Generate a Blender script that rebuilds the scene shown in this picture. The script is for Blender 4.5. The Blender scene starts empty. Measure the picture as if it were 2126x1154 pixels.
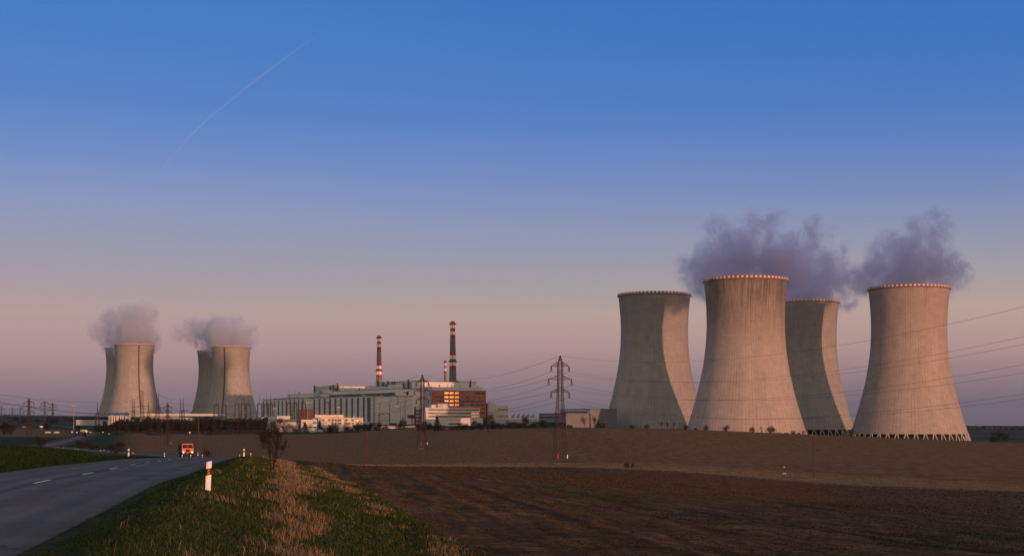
import bpy, math, random
import numpy as np
from mathutils import Vector, Matrix

# ------------------------------------------------------------------ camera, sky, sun, exposure
SC = bpy.context.scene
COL = SC.collection
F, CX, HY = 2953.0, 1063.0, 880.0           # photo pixels: focal length, centre column, eye-level row

cam_d = bpy.data.cameras.new("camera")
cam_d.sensor_width = 36.0
cam_d.lens = 36.0 * F / 2126.0
cam_d.shift_y = (HY - 577.0) / 2126.0
cam_d.clip_start = 0.1
cam_d.clip_end = 60000.0
cam = bpy.data.objects.new("camera", cam_d)
cam.location = (0, 0, 0)
cam.rotation_euler = (math.radians(90), 0, 0)
COL.objects.link(cam)
SC.camera = cam

SUN_A = math.radians(30.8)                  # sun stands behind the viewer, this far to the right
SUN_E = math.radians(0.9)
sun_dir = Vector((math.sin(SUN_A) * math.cos(SUN_E), -math.cos(SUN_A) * math.cos(SUN_E), math.sin(SUN_E)))
sun_d = bpy.data.lights.new("sun", 'SUN')
sun_d.energy = 4.0
sun_d.angle = math.radians(0.6)
sun_d.color = (1.0, 0.45, 0.28)
sun = bpy.data.objects.new("sun", sun_d)
sun.rotation_euler = (-sun_dir).to_track_quat('-Z', 'Y').to_euler()
sun.location = (200, -400, 300)
COL.objects.link(sun)

SC.view_settings.view_transform = 'Standard'
SC.view_settings.look = 'None'
SC.view_settings.exposure = 0.0
SC.view_settings.gamma = 1.0
SC.cycles.use_denoising = True
SC.cycles.max_bounces = 6
SC.cycles.diffuse_bounces = 3
SC.cycles.glossy_bounces = 3
SC.cycles.transparent_max_bounces = 24
SC.cycles.volume_bounces = 2
SC.cycles.volume_step_rate = 0.12
SC.cycles.volume_max_steps = 512
SC.cycles.sample_clamp_indirect = 4.0


def srgb(r, g, b):
    o = []
    for c in (r, g, b):
        c = c / 255.0
        o.append(c / 12.92 if c <= 0.04045 else ((c + 0.055) / 1.055) ** 2.4)
    return tuple(o) + (1.0,)


class NT:
    """small helper over a node tree"""
    def __init__(self, nt):
        self.nt = nt
        self.n = nt.nodes
        for x in list(self.n):
            self.n.remove(x)

    def new(self, t, **kw):
        x = self.n.new(t)
        for k, v in kw.items():
            setattr(x, k, v)
        return x

    def link(self, a, b):
        self.nt.links.new(a, b)

    def put(self, sock, v):
        if isinstance(v, bpy.types.NodeSocket):
            self.link(v, sock)
        elif v is not None:
            sock.default_value = v

    def math(self, op, a, b=None, c=None, clamp=False):
        x = self.new('ShaderNodeMath', operation=op, use_clamp=clamp)
        self.put(x.inputs[0], a)
        self.put(x.inputs[1], b)
        self.put(x.inputs[2], c)
        return x.outputs[0]

    def ramp(self, fac, stops, interp='LINEAR'):
        x = self.new('ShaderNodeValToRGB')
        cr = x.color_ramp
        cr.interpolation = interp
        while len(cr.elements) < len(stops):
            cr.elements.new(0.5)
        for e, (p, c) in zip(cr.elements, stops):
            e.position = p
            e.color = c if len(c) == 4 else tuple(c) + (1,)
        self.put(x.inputs[0], fac)
        return x.outputs[0]

    def mix(self, fac, a, b, mode='MIX'):
        x = self.new('ShaderNodeMix', data_type='RGBA', blend_type=mode)
        self.put(x.inputs[0], fac)
        self.put(x.inputs[6], a)
        self.put(x.inputs[7], b)
        return x.outputs[2]

    def noise(self, vec, scale, detail=4, rough=0.55, dist=0.0):
        x = self.new('ShaderNodeTexNoise')
        self.put(x.inputs['Vector'], vec)
        x.inputs['Scale'].default_value = scale
        x.inputs['Detail'].default_value = detail
        x.inputs['Roughness'].default_value = rough
        x.inputs['Distortion'].default_value = dist
        return x.outputs['Fac']

    def maprange(self, v, a, b, c=0.0, d=1.0, smooth=False):
        x = self.new('ShaderNodeMapRange')
        if smooth:
            x.interpolation_type = 'SMOOTHSTEP'
        self.put(x.inputs[0], v)
        for i, q in enumerate((a, b, c, d)):
            x.inputs[i + 1].default_value = q
        return x.outputs[0]

    def mapping(self, vec, scale=(1, 1, 1), loc=(0, 0, 0), rot=(0, 0, 0)):
        x = self.new('ShaderNodeMapping')
        self.put(x.inputs['Vector'], vec)
        x.inputs['Scale'].default_value = scale
        x.inputs['Location'].default_value = loc
        x.inputs['Rotation'].default_value = rot
        return x.outputs[0]


world = bpy.data.worlds.new("World")
SC.world = world
world.use_nodes = True
w = NT(world.node_tree)
wout = w.new('ShaderNodeOutputWorld')
sky = w.new('ShaderNodeTexSky', sky_type='NISHITA')
sky.sun_disc = False
sky.sun_elevation = SUN_E
sky.sun_rotation = math.pi - SUN_A          # same direction as the lamp
sky.altitude = 300
sky.air_density = 1.2
sky.dust_density = 2.0
bg1 = w.new('ShaderNodeBackground')
w.link(sky.outputs[0], bg1.inputs[0])
bg1.inputs[1].default_value = 0.12
# the side of the sky away from the sun: earth-shadow violet low down, the pink belt above it, then blue
gen = w.new('ShaderNodeTexCoord').outputs['Generated']
sep = w.new('ShaderNodeSeparateXYZ')
w.link(gen, sep.inputs[0])
wob = w.noise(w.mapping(gen, (3, 3, 14)), 1.0, 3, 0.5)
zz = w.math('ADD', sep.outputs[2], w.math('MULTIPLY', w.math('SUBTRACT', wob, 0.5), 0.012))
t = w.maprange(zz, -0.02, 0.36)
def st(y, c):
    el = (HY - y) / F
    s = el / math.sqrt(1 + el * el)
    return ((s + 0.02) / 0.38, srgb(*c))
LEFT = [st(905, (98, 95, 106)), st(860, (112, 105, 117)), st(800, (147, 124, 131)), st(725, (178, 147, 148)), st(660, (182, 158, 154)),
        st(585, (165, 156, 165)), st(507, (152, 156, 178)), st(429, (138, 152, 190)), st(335, (113, 142, 197)),
        st(234, (90, 132, 197)), st(110, (77, 127, 196)), st(0, (69, 122, 193)), (0.9, srgb(64, 115, 184)), (1.0, srgb(64, 110, 176))]
RIGHT = [st(905, (95, 94, 104)), st(842, (108, 101, 111)), st(780, (151, 127, 132)), st(725, (177, 146, 144)), st(650, (186, 162, 152)),
         st(585, (166, 158, 162)), st(507, (145, 151, 175)), st(429, (124, 142, 184)), st(335, (100, 132, 191)),
         st(234, (77, 123, 191)), st(110, (65, 117, 190)), st(0, (57, 112, 186)), (0.9, srgb(54, 105, 178)), (1.0, srgb(56, 102, 168))]
rl = w.ramp(t, LEFT)
rr = w.ramp(t, RIGHT)
az = w.maprange(sep.outputs[0], -0.34, 0.36, smooth=True)
anti = w.mix(az, rl, rr)
bg2 = w.new('ShaderNodeBackground')
w.link(anti, bg2.inputs[0])
bg2.inputs[1].default_value = 1.0
# the glow on the sun's side of the sky, on top of the Nishita sky there
glow = w.ramp(w.maprange(zz, 0.0, 1.0), [(0.0, (1.15, 0.72, 0.46, 1)), (0.10, (1.10, 0.82, 0.62, 1)), (0.25, (0.84, 0.73, 0.64, 1)), (0.55, (0.46, 0.43, 0.43, 1)), (1.0, (0.25, 0.27, 0.33, 1))])
bg3 = w.new('ShaderNodeBackground')
w.link(glow, bg3.inputs[0])
bg3.inputs[1].default_value = 0.70
ad = w.new('ShaderNodeAddShader')
w.link(bg1.outputs[0], ad.inputs[0])
w.link(bg3.outputs[0], ad.inputs[1])
# the sun's own aureole, low and orange
dp = w.new('ShaderNodeVectorMath', operation='DOT_PRODUCT')
w.link(gen, dp.inputs[0])
dp.inputs[1].default_value = tuple(sun_dir)
bg4 = w.new('ShaderNodeBackground')
bg4.inputs[0].default_value = (1.0, 0.42, 0.12, 1)
w.link(w.math('MULTIPLY', w.math('POWER', w.math('MAXIMUM', dp.outputs['Value'], 0.0), 110.0), 4.5), bg4.inputs[1])
ad2 = w.new('ShaderNodeAddShader')
w.link(ad.outputs[0], ad2.inputs[0])
w.link(bg4.outputs[0], ad2.inputs[1])
side = w.maprange(sep.outputs[1], -0.15, 0.7, smooth=True)
ms = w.new('ShaderNodeMixShader')
w.link(side, ms.inputs[0])
w.link(ad2.outputs[0], ms.inputs[1])
w.link(bg2.outputs[0], ms.inputs[2])
w.link(ms.outputs[0], wout.inputs[0])

# ------------------------------------------------------------------ helpers
rng = np.random.default_rng(7)
random.seed(7)


def tag(o, label=None, cat=None, group=None, kind=None):
    if label:
        o['label'] = label
    if cat:
        o['category'] = cat
    if group:
        o['group'] = group
    if kind:
        o['kind'] = kind
    return o


def empty(name, loc, label, cat, rz=0.0, group=None):
    o = bpy.data.objects.new(name, None)
    o.empty_display_size = 1.0
    COL.objects.link(o)
    o.location = loc
    o.rotation_euler = (0, 0, rz)
    return tag(o, label, cat, group)


def copy_tree(o, parent=None):
    c = o.copy()
    COL.objects.link(c)
    c.parent = parent
    for ch in list(o.children):
        copy_tree(ch, c)
    return c


def retag(o, label, cat=None, group=None):
    for k in ('label', 'category', 'group', 'kind'):
        if k == 'group' and group is None and k in o:
            del o[k]
    return tag(o, label, cat, group)


def mesh_np(name, verts, faces, mats=(), parent=None, smooth=False, loc=None):
    me = bpy.data.meshes.new(name)
    verts = np.asarray(verts, np.float32)
    faces = np.asarray(faces, np.int32)
    k = faces.shape[1]
    me.vertices.add(len(verts))
    me.vertices.foreach_set('co', verts.ravel())
    me.loops.add(faces.size)
    me.loops.foreach_set('vertex_index', faces.ravel())
    me.polygons.add(len(faces))
    me.polygons.foreach_set('loop_start', np.arange(len(faces), dtype=np.int32) * k)
    me.polygons.foreach_set('loop_total', np.full(len(faces), k, np.int32))
    if smooth:
        me.polygons.foreach_set('use_smooth', np.ones(len(faces), bool))
    me.update(calc_edges=True)
    for m in mats:
        me.materials.append(m)
    o = bpy.data.objects.new(name, me)
    COL.objects.link(o)
    o.parent = parent
    if loc is not None:
        o.location = loc
    return o


class MB:
    """collects shapes; build() links them as one mesh object"""
    def __init__(self):
        self.v, self.f, self.m = [], [], []

    def add(self, vs, fs, mi=0):
        b = len(self.v)
        self.v += [tuple(p) for p in vs]
        self.f += [tuple(i + b for i in q) for q in fs]
        self.m += [mi] * len(fs)
        return self

    def box(self, x0, y0, z0, x1, y1, z1, mi=0):
        v = [(x0, y0, z0), (x1, y0, z0), (x1, y1, z0), (x0, y1, z0), (x0, y0, z1), (x1, y0, z1), (x1, y1, z1), (x0, y1, z1)]
        return self.add(v, [(3, 2, 1, 0), (4, 5, 6, 7), (0, 1, 5, 4), (1, 2, 6, 5), (2, 3, 7, 6), (3, 0, 4, 7)], mi)

    def bar(self, p, q, w0, w1=None, n=4, mi=0):
        p, q = Vector(p), Vector(q)
        d = q - p
        if d.length < 1e-6:
            return self
        d.normalize()
        a = d.cross(Vector((0, 0, 1)) if abs(d.z) < 0.9 else Vector((1, 0, 0))).normalized()
        b = d.cross(a)
        w1 = w0 if w1 is None else w1
        vs = []
        for c, w_ in ((p, w0), (q, w1)):
            for k in range(n):
                t_ = 2 * math.pi * (k + 0.5) / n
                vs.append(c + (a * math.cos(t_) + b * math.sin(t_)) * w_)
        fs = [(k, (k + 1) % n, n + (k + 1) % n, n + k) for k in range(n)]
        fs += [tuple(range(n - 1, -1, -1)), tuple(range(n, 2 * n))]
        return self.add(vs, fs, mi)

    def path(self, pts, w0, w1=None, n=4, mi=0):
        w1 = w0 if w1 is None else w1
        k = len(pts) - 1
        for i in range(k):
            self.bar(pts[i], pts[i + 1], w0 + (w1 - w0) * i / k, w0 + (w1 - w0) * (i + 1) / k, n, mi)
        return self

    def prism(self, prof, y0, y1, mi=0, axis='y'):
        """profile of (x, z) pairs, counter-clockwise seen from -y, pushed from y0 to y1"""
        n = len(prof)
        if axis == 'y':
            vs = [(x, y0, z) for x, z in prof] + [(x, y1, z) for x, z in prof]
        else:
            vs = [(y0, x, z) for x, z in prof] + [(y1, x, z) for x, z in prof]
        fs = [tuple(range(n)), tuple(range(2 * n - 1, n - 1, -1))]
        fs += [((k + 1) % n, k, n + k, n + (k + 1) % n) for k in range(n)]
        return self.add(vs, fs, mi)

    def lathe(self, prof, n=24, mi=0, c=(0, 0, 0)):
        vs, fs = [], []
        for r, z in prof:
            for k in range(n):
                a = 2 * math.pi * k / n
                vs.append((c[0] + r * math.cos(a), c[1] + r * math.sin(a), c[2] + z))
        for i in range(len(prof) - 1):
            for k in range(n):
                fs.append((i * n + k, i * n + (k + 1) % n, (i + 1) * n + (k + 1) % n, (i + 1) * n + k))
        return self.add(vs, fs, mi)

    def build(self, name, mats, parent=None, smooth=False, loc=None):
        me = bpy.data.meshes.new(name)
        me.from_pydata(self.v, [], self.f)
        mats = mats if isinstance(mats, (list, tuple)) else [mats]
        for m in mats:
            me.materials.append(m)
        if len(mats) > 1:
            me.polygons.foreach_set('material_index', self.m)
        if smooth:
            me.polygons.foreach_set('use_smooth', [True] * len(me.polygons))
        me.update()
        o = bpy.data.objects.new(name, me)
        COL.objects.link(o)
        o.parent = parent
        if loc is not None:
            o.location = loc
        return o


def fix_normals(o):
    import bmesh
    bm = bmesh.new()
    bm.from_mesh(o.data)
    bmesh.ops.recalc_face_normals(bm, faces=bm.faces)
    bm.to_mesh(o.data)
    bm.free()
    return o


MATS = {}


def mat(name, col, rough=0.8, var=0.12, scale=0.4, metal=0.0, emit=None, bump=0.0, spec=0.3, coords='Object', detail=5, stretch=(1, 1, 1)):
    """a procedural surface: colour broken up by two octaves of noise"""
    if name in MATS:
        return MATS[name]
    m = bpy.data.materials.new(name)
    m.use_nodes = True
    q = NT(m.node_tree)
    out = q.new('ShaderNodeOutputMaterial')
    b = q.new('ShaderNodeBsdfPrincipled')
    q.link(b.outputs[0], out.inputs[0])
    tc = q.mapping(q.new('ShaderNodeTexCoord').outputs[coords], stretch)
    n1 = q.noise(tc, scale, detail, 0.6)
    k = q.maprange(n1, 0.25, 0.75, 1 - var, 1 + var)
    c = q.mix(1.0, tuple(col[:3]) + (1,), k, 'MULTIPLY')
    q.link(c, b.inputs['Base Color'])
    b.inputs['Roughness'].default_value = rough
    b.inputs['Metallic'].default_value = metal
    b.inputs['Specular IOR Level'].default_value = spec
    if bump:
        bu = q.new('ShaderNodeBump')
        bu.inputs['Strength'].default_value = bump
        q.link(q.noise(tc, scale * 6, 4, 0.6), bu.inputs['Height'])
        q.link(bu.outputs[0], b.inputs['Normal'])
    if emit:
        b.inputs['Emission Color'].default_value = tuple(emit[:3]) + (1,)
        b.inputs['Emission Strength'].default_value = emit[3]
    MATS[name] = m
    return m


def P(px, py, Y):
    return Vector(((px - CX) / F * Y, Y, (HY - py) / F * Y))

# ------------------------------------------------------------------ the lie of the land
COLS = {
    -900: [(15, -2.6), (60, -1.6), (150, -2.2), (250, -6), (400, -9.5), (700, -10), (950, -9), (1500, -3.6), (2000, 1.4), (3000, 7), (5000, 20), (9000, 52), (12000, 80)],
    0: [(15, -2.6), (60, -1.6), (150, -2.1), (250, -6), (400, -9.5), (700, -10), (950, -9), (1500, -3.6), (2000, 1.4), (3000, 7), (5000, 20), (9000, 52), (12000, 80)],
    150: [(15, -2.6), (60, -1.6), (120, -2.1), (150, -2.65), (200, -4.6), (300, -7.6), (420, -9.3), (600, -9.9), (800, -9.6), (1000, -8.2), (1150, -7), (1400, -5), (1900, -0.5), (3000, 8), (5000, 15), (9000, 42), (12000, 64)],
    350: [(15, -2.8), (60, -2.2), (140, -3.5), (200, -5), (300, -7.4), (450, -11), (800, -13.4), (1250, -9.7), (1600, -3), (2300, 3), (3000, 8), (5000, 13), (9000, 36), (12000, 50)],
    550: [(15, -2.9), (60, -3), (160, -4.2), (250, -7.2), (400, -10.6), (600, -12.2), (800, -12), (1250, -7.2), (1600, -3.5), (2000, 1), (3000, 8), (5000, 10), (9000, 25), (12000, 30)],
    700: [(15, -2.9), (32, -3.1), (60, -3.2), (100, -3.6), (160, -4.5), (250, -7.1), (400, -10.9), (500, -12.5), (800, -13), (1100, -9.5), (1300, -6.2), (1400, -4.8), (1600, -2.2), (2000, 0), (3000, 4), (5000, 5), (12000, 10)],
    877: [(15, -2.9), (32, -3.1), (60, -3.4), (100, -4.0), (160, -5.1), (300, -9.3), (410, -12), (671, -11.8), (1000, -6), (1200, -2.2), (1400, -1.2), (1500, 0), (2000, 2), (3000, 2), (5000, 0), (12000, 0)],
    1160: [(15, -2.9), (32, -3.1), (60, -3.7), (100, -4.8), (160, -6.4), (300, -10.6), (455, -13.1), (671, -10), (880, -2.2), (1000, -1.5), (1300, -1), (2000, 0), (3000, 0), (5000, -5), (12000, -10)],
    1400: [(15, -2.9), (32, -3.2), (60, -4), (100, -5.6), (160, -7.6), (250, -10.4), (400, -13.2), (600, -10.5), (800, -3.4), (860, -2.2), (920, -2.4), (1236, -9.2), (2000, -8), (3000, -8), (5000, -12), (12000, -20)],
    1550: [(15, -2.9), (32, -3.25), (60, -4.2), (100, -6.0), (160, -8.3), (250, -11.5), (360, -14.2), (600, -11.3), (790, -5.6), (850, -4.15), (910, -4.3), (1129, -10.2), (2000, -11), (3000, -11), (5000, -14), (12000, -25)],
    1690: [(15, -2.9), (32, -3.3), (60, -4.4), (100, -6.4), (160, -9), (250, -12.5), (330, -14.9), (600, -12), (790, -7.2), (850, -6.0), (910, -6.2), (1129, -11), (2000, -14), (3000, -14), (5000, -16), (12000, -30)],
    2009: [(15, -2.9), (38, -3.6), (60, -4.8), (100, -7.2), (160, -10.3), (235, -12.9), (320, -14.7), (600, -13.6), (790, -10.8), (850, -10.1), (920, -10.9), (1129, -13.6), (2000, -20), (3500, -22), (5000, -17.5), (6000, -18.5), (9000, -40), (12000, -60)],
    2126: [(15, -2.9), (38, -3.6), (60, -4.9), (100, -7.5), (160, -10.8), (235, -13), (320, -14.6), (600, -14.2), (800, -11.2), (860, -11.2), (950, -12.3), (1129, -14), (2000, -22), (3500, -24), (5000, -18), (6000, -19), (9000, -40), (12000, -60)],
    3700: [(15, -13), (850, -17), (1129, -17), (2000, -22), (3500, -24), (5000, -18), (6000, -19), (9000, -40), (12000, -60)],  # unseen ground at the right, lowered so the low sun gets past
    3000: [(15, -2.9), (38, -3.6), (60, -4.9), (100, -7.5), (160, -10.8), (235, -13), (320, -14.6), (600, -16), (850, -15), (1129, -16), (2000, -22), (3500, -24), (5000, -18), (6000, -19), (9000, -40), (12000, -60)],
}
CPX = np.array(sorted(COLS))
LY = np.linspace(math.log(10), math.log(40000), 420)
UU = np.linspace(-0.9, 0.9, 361)
_t = np.array([np.interp(LY, [math.log(a) for a, _ in COLS[k]], [b for _, b in COLS[k]]) for k in CPX])
_u = (CPX - CX) / F
TAB = np.empty((len(UU), len(LY)))
for j in range(len(LY)):
    TAB[:, j] = np.interp(UU, _u, _t[:, j])


def _smooth(a, s, axis):
    k = np.arange(-int(3 * s), int(3 * s) + 1)
    g = np.exp(-k * k / (2.0 * s * s))
    g /= g.sum()
    pad = [(0, 0), (0, 0)]
    pad[axis] = (len(k) // 2, len(k) // 2)
    return np.apply_along_axis(lambda r: np.convolve(r, g, 'valid'), axis, np.pad(a, pad, 'edge'))


TAB = _smooth(_smooth(TAB, 3.0, 1), 5.0, 0)


def bilin(u, ly):
    a = np.clip((u - UU[0]) / (UU[1] - UU[0]), 0, len(UU) - 1.001)
    b = np.clip((ly - LY[0]) / (LY[1] - LY[0]), 0, len(LY) - 1.001)
    i, j = a.astype(int), b.astype(int)
    fa, fb = a - i, b - j
    return ((TAB[i, j] * (1 - fa) + TAB[i + 1, j] * fa) * (1 - fb) + (TAB[i, j + 1] * (1 - fa) + TAB[i + 1, j + 1] * fa) * fb)


def sstep(x, a, b):
    t_ = np.clip((x - a) / (b - a), 0, 1)
    return t_ * t_ * (3 - 2 * t_)


# road centre line: Y -> (X, z), then the far bends as a polyline
RC = [(-60, 0.7, -2.0), (0, -8.3, -2.0), (22, -11.7, -2.0), (47, -15.85, -2.0), (56, -16.95, -2.02), (74, -19.9, -2.17), (92, -22.9, -2.42), (110, -25.9, -2.68), (140, -31.0, -3.28),
      (180, -39.0, -4.3), (230, -50.5, -5.5), (300, -68.5, -6.95), (370, -95.6, -7.75), (420, -115.6, -8.35), (470, -137, -8.75), (530, -164, -9.15), (585, -189, -9.5),
      (640, -210, -9.75), (700, -225, -9.65), (790, -247, -9.3), (900, -275, -8.7), (1040, -310, -7.6), (1150, -340, -6.9), (1350, -408, -5.6), (1600, -500, -2.8), (1900, -630, -0.6)]


def catmull(pts, per):
    pts = [np.array(p, float) for p in pts]
    out = []
    for i in range(len(pts) - 1):
        p0 = pts[max(i - 1, 0)]
        p1, p2 = pts[i], pts[i + 1]
        p3 = pts[min(i + 2, len(pts) - 1)]
        for k in range(per):
            t_ = k / per
            out.append(0.5 * ((2 * p1) + (-p0 + p2) * t_ + (2 * p0 - 5 * p1 + 4 * p2 - p3) * t_ ** 2 + (-p0 + 3 * p1 - 3 * p2 + p3) * t_ ** 3))
    out.append(pts[-1])
    return np.array(out)


RL = catmull([(x, y, z) for y, x, z in RC], 16)     # x, y, z along the road
RT = np.gradient(RL, axis=0)[:, :2]
RT /= np.linalg.norm(RT, axis=1)[:, None]
# a side road leaves the crossing to the right
SL = catmull([(-335, 1140, -6.95), (-316, 1128, -7.2), (-285, 1120, -7.6), (-255, 1116, -8.0)], 10)


def road_near(X, Y, line=RL):
    """signed distance to the road's centre (right positive) and the road's height there"""
    X, Y = np.asarray(X, float), np.asarray(Y, float)
    d = np.full(X.shape, 1e9)
    s = np.zeros(X.shape)
    z = np.zeros(X.shape)
    T = np.gradient(line, axis=0)[:, :2]
    T /= np.linalg.norm(T, axis=1)[:, None]
    for i in range(len(line) - 1):
        ax, ay, az_ = line[i]
        bx, by, bz = line[i + 1]
        L2 = (bx - ax) ** 2 + (by - ay) ** 2
        t_ = np.clip(((X - ax) * (bx - ax) + (Y - ay) * (by - ay)) / L2, 0, 1)
        qx, qy = ax + t_ * (bx - ax), ay + t_ * (by - ay)
        dd = np.hypot(X - qx, Y - qy)
        m = dd < d
        d = np.where(m, dd, d)
        sg = (X - qx) * (by - ay) - (Y - qy) * (bx - ax)
        s = np.where(m, np.sign(sg), s)
        z = np.where(m, az_ + t_ * (bz - az_), z)
    return d * s, z


def wav(x, y, s, seed):
    """cheap smooth value noise, -1..1"""
    a = np.sin(x / s * 1.31 + seed * 1.7 + 1.3 * np.sin(y / s * 0.83 + seed)) + np.sin(y / s * 1.17 + seed * 2.3 + 1.1 * np.sin(x / s * 0.71 - seed))
    b = np.sin((x + y) / s * 2.13 + seed * 0.6 + np.sin(x / s * 1.9)) * 0.5 + np.sin((x - y) / s * 2.57 - seed) * 0.5
    return (a + b) / 3.0


def ground(X, Y, carve=True):
    X, Y = np.atleast_1d(np.asarray(X, float)), np.atleast_1d(np.asarray(Y, float))
    r = np.hypot(X, Y)
    Ye = np.maximum(Y, 15.0)
    u = np.clip(X / Ye, -0.88, 0.88)
    z = bilin(u, np.log(Ye))
    z = z - 22 * sstep(-Y, 15, 160)  # unseen ground behind the camera dropped to let the low sun in
    z = z + sstep(r, 2500, 8000) * (wav(X, Y, 900, 3.1) * 9 + wav(X, Y, 330, 1.2) * 4)
    z = z + sstep(r, 60, 300) * (1 - sstep(r, 900, 1100)) * wav(X, Y, 60, 0.4) * 0.18
    d, zr = road_near(X, Y)
    # the near cross-section: asphalt, verge, bank down to the field; a grassy bank on the left
    rel = np.zeros_like(X)
    rel = np.where(d > 4.1, 0.05 * sstep(d, 4.1, 5.2) - 1.13 * np.clip((d - 5.9) / 5.6, 0, 1) ** 0.95, rel)
    lw = 1 - sstep(Y, 90, 155)
    rel = np.where(d < -4.3, -0.06 + 1.0 * lw * sstep(-d, 4.6, 9.5), rel)
    rel += (np.abs(d) > 4.6) * (wav(X, Y, 1.3, 2.2) * 0.05 + wav(X, Y, 4.1, 5.2) * 0.07) * (1 - sstep(r, 100, 200))
    zn = zr + rel
    far = sstep(Y, 110, 190)
    wn = (1 - sstep(d, 9.5, 15.0)) * (1 - sstep(-d, 9.0, 22.0))
    wn = np.where(Y < -55, 0, wn)
    w_near = wn * (1 - far)
    emb = far * (1 - sstep(np.abs(d), 4.6, 20.0))
    z = z * (1 - w_near - emb) + zn * w_near + (zr) * emb
    ds, zs = road_near(X, Y, SL)
    es = 1 - sstep(np.abs(ds), 8.0, 25.0)
    es = np.where((Y > 1050) & (Y < 1250), es, 0)
    z = z * (1 - es) + zs * es
    if carve:
        # the sheet of ground dips a little below the asphalt that lies on it
        z = z - (np.abs(d) < 4.0) * (0.03 + 0.0011 * r) - (np.abs(ds) < 7.0) * 0.9 * (es > 0.99)
    return z


def G(x, y):
    return float(ground([x], [y])[0])


def at(px, Y, sink=0.0):
    x = (px - CX) / F * Y
    return Vector((x, Y, G(x, Y) - sink))


# one sheet of ground, finer ahead of the camera
th = np.concatenate([np.linspace(-34, 34, 861)[:-1], np.linspace(34, 326, 148)[:-1]])
th = np.radians(th)
rr_ = np.concatenate([[0.6, 2, 4, 6, 8, 10], np.exp(np.arange(math.log(12), math.log(1900), 0.0125)), np.exp(np.arange(math.log(1925), math.log(13000), 0.03))])
TH, RR = np.meshgrid(th, rr_)
GX, GY = RR * np.sin(TH), RR * np.cos(TH)
GZ = ground(GX.ravel(), GY.ravel()).reshape(GX.shape)
gd, _z = road_near(GX.ravel(), GY.ravel())
gd = gd.reshape(GX.shape)
# ploughed clods roughen the near field
fieldm = sstep(gd, 11.4, 12.9) * (1 - sstep(RR, 120, 260))
GZ += fieldm * (wav(GX * 1.0, GY, 0.33, 1.0) * 0.035 + wav(GX, GY, 0.9, 4.0) * 0.05 + wav(GX * 0.35 + GY * 0.1, GX * 1.0 - GY * 0.28, 0.7, 2.0) * 0.04)
# colour of what grows or was ploughed where
px_ = CX + F * np.clip(GX / np.maximum(GY, 1), -3, 3)
edge_n = wav(GX, GY, 7.0, 1.0) * 3 + wav(GX, GY, 40, 2.0) * 6
C_GRASS, C_PLOUGH, C_FAR = np.array((.030, .042, .013)), np.array((.122, .061, .022)), np.array((.172, .088, .033))
C_GREEN, C_SCRUB, C_WOOD = np.array((.018, .044, .010)), np.array((.060, .055, .030)), np.array((.016, .024, .020))
C_BROWN = np.array((.155, .085, .034))
C_STRIP = np.array((.205, .122, .055))
shape3 = GX.shape + (3,)
colr = np.broadcast_to(C_FAR, shape3).copy()


def paint(w_, c):
    global colr
    w_ = np.clip(w_, 0, 1)[..., None]
    colr = colr * (1 - w_) + c * w_


yb = np.interp(px_, [560, 640, 877, 1160, 1400, 1690, 2126, 3000], [290, 300, 372, 412, 392, 352, 300, 260])
ys = yb * 1.055
paint(1 - sstep(GY + edge_n * 0.5, yb * 1.03, yb * 1.16), C_STRIP)
paint(1 - sstep(GY + edge_n * 0.4, yb - 14, yb + 4), C_PLOUGH)
paint((GY < 5) * 1.0, C_PLOUGH)
# green shoots in bands of the ploughed field
gs = sstep(wav(GX * 0.35 - GY * 0.04, GX * 0.05 + GY * 0.11, 1.9, 6.0) + 0.5 * wav(GX, GY, 2.3, 3.0), 0.25, 0.95) * (GY < yb * 0.55) * sstep(gd, 12, 15)
paint(gs * 0.62, np.array((.040, .052, .014)))
yc = np.interp(px_, [500, 600, 760, 877, 1160, 1400, 1690, 2126, 2600], [1240, 1235, 1235, 1190, 905, 905, 905, 870, 860])
paint(sstep(GY + edge_n, yc - 4, yc + 12), C_SCRUB)
lft = 1 - sstep(px_, 215, 300)
paint(lft * (GY > 40), C_GREEN * 0.8)
paint((1 - sstep(px_, 120, 185)) * sstep(GY + edge_n, 940, 965) * (1 - sstep(GY, 1400, 1500)), C_BROWN)
paint(lft * sstep(GY, 1400, 1500), C_SCRUB * 0.8)
paint((px_ > 90) * (px_ < 190) * sstep(GY, 1330, 1400) * (1 - sstep(GY, 1900, 2000)), C_GREEN)
paint((np.abs(px_ - 640) < 110) * sstep(GY + edge_n, 1150, 1165) * (1 - sstep(GY, 1225, 1235)), C_GREEN * 0.9)
paint(sstep(GY, 2300, 3200), C_WOOD * 1.5)
paint((px_ > 1900) * sstep(GY, 1700, 1800) * (1 - sstep(GY, 2300, 2400)), C_GREEN)
paint(sstep(RR, 4200, 5200), C_WOOD)
# furrows left by the plough, and tractor tracks along them
fw, fl = GX * 0.993 + GY * 0.122, GY * 0.993 - GX * 0.122
fur = np.sin(2 * np.pi * (fw + wav(fl, fw, 25, 2.0) * 0.5) / 1.7) + 0.8 * np.sin(2 * np.pi * (fw + wav(fl, fw, 31, 5.0) * 0.6) / 4.3 + 1.0)
infield = sstep(gd, 11.5, 13) * (GY < yb - 4) * (GY > 8)
paint(sstep(fur, 0.2, 1.5) * infield * 0.55, np.array((.050, .025, .011)))
paint(sstep(-fur, 0.3, 1.6) * infield * 0.4, np.array((.165, .088, .036)))
GZ += fur * 0.03 * infield * (1 - sstep(RR, 150, 300))
trk = np.zeros(GX.shape)
for w0 in (9.0, 21.0, 33.0, 45.0, 58.0):
    wob_ = wav(fl, fl * 0.3, 60.0, w0) * 1.2
    for o_ in (0, 1.9):
        trk = np.maximum(trk, 1 - sstep(np.abs(fw - w0 - o_ - wob_), 0.12, 0.42 + 0.002 * RR))
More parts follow.
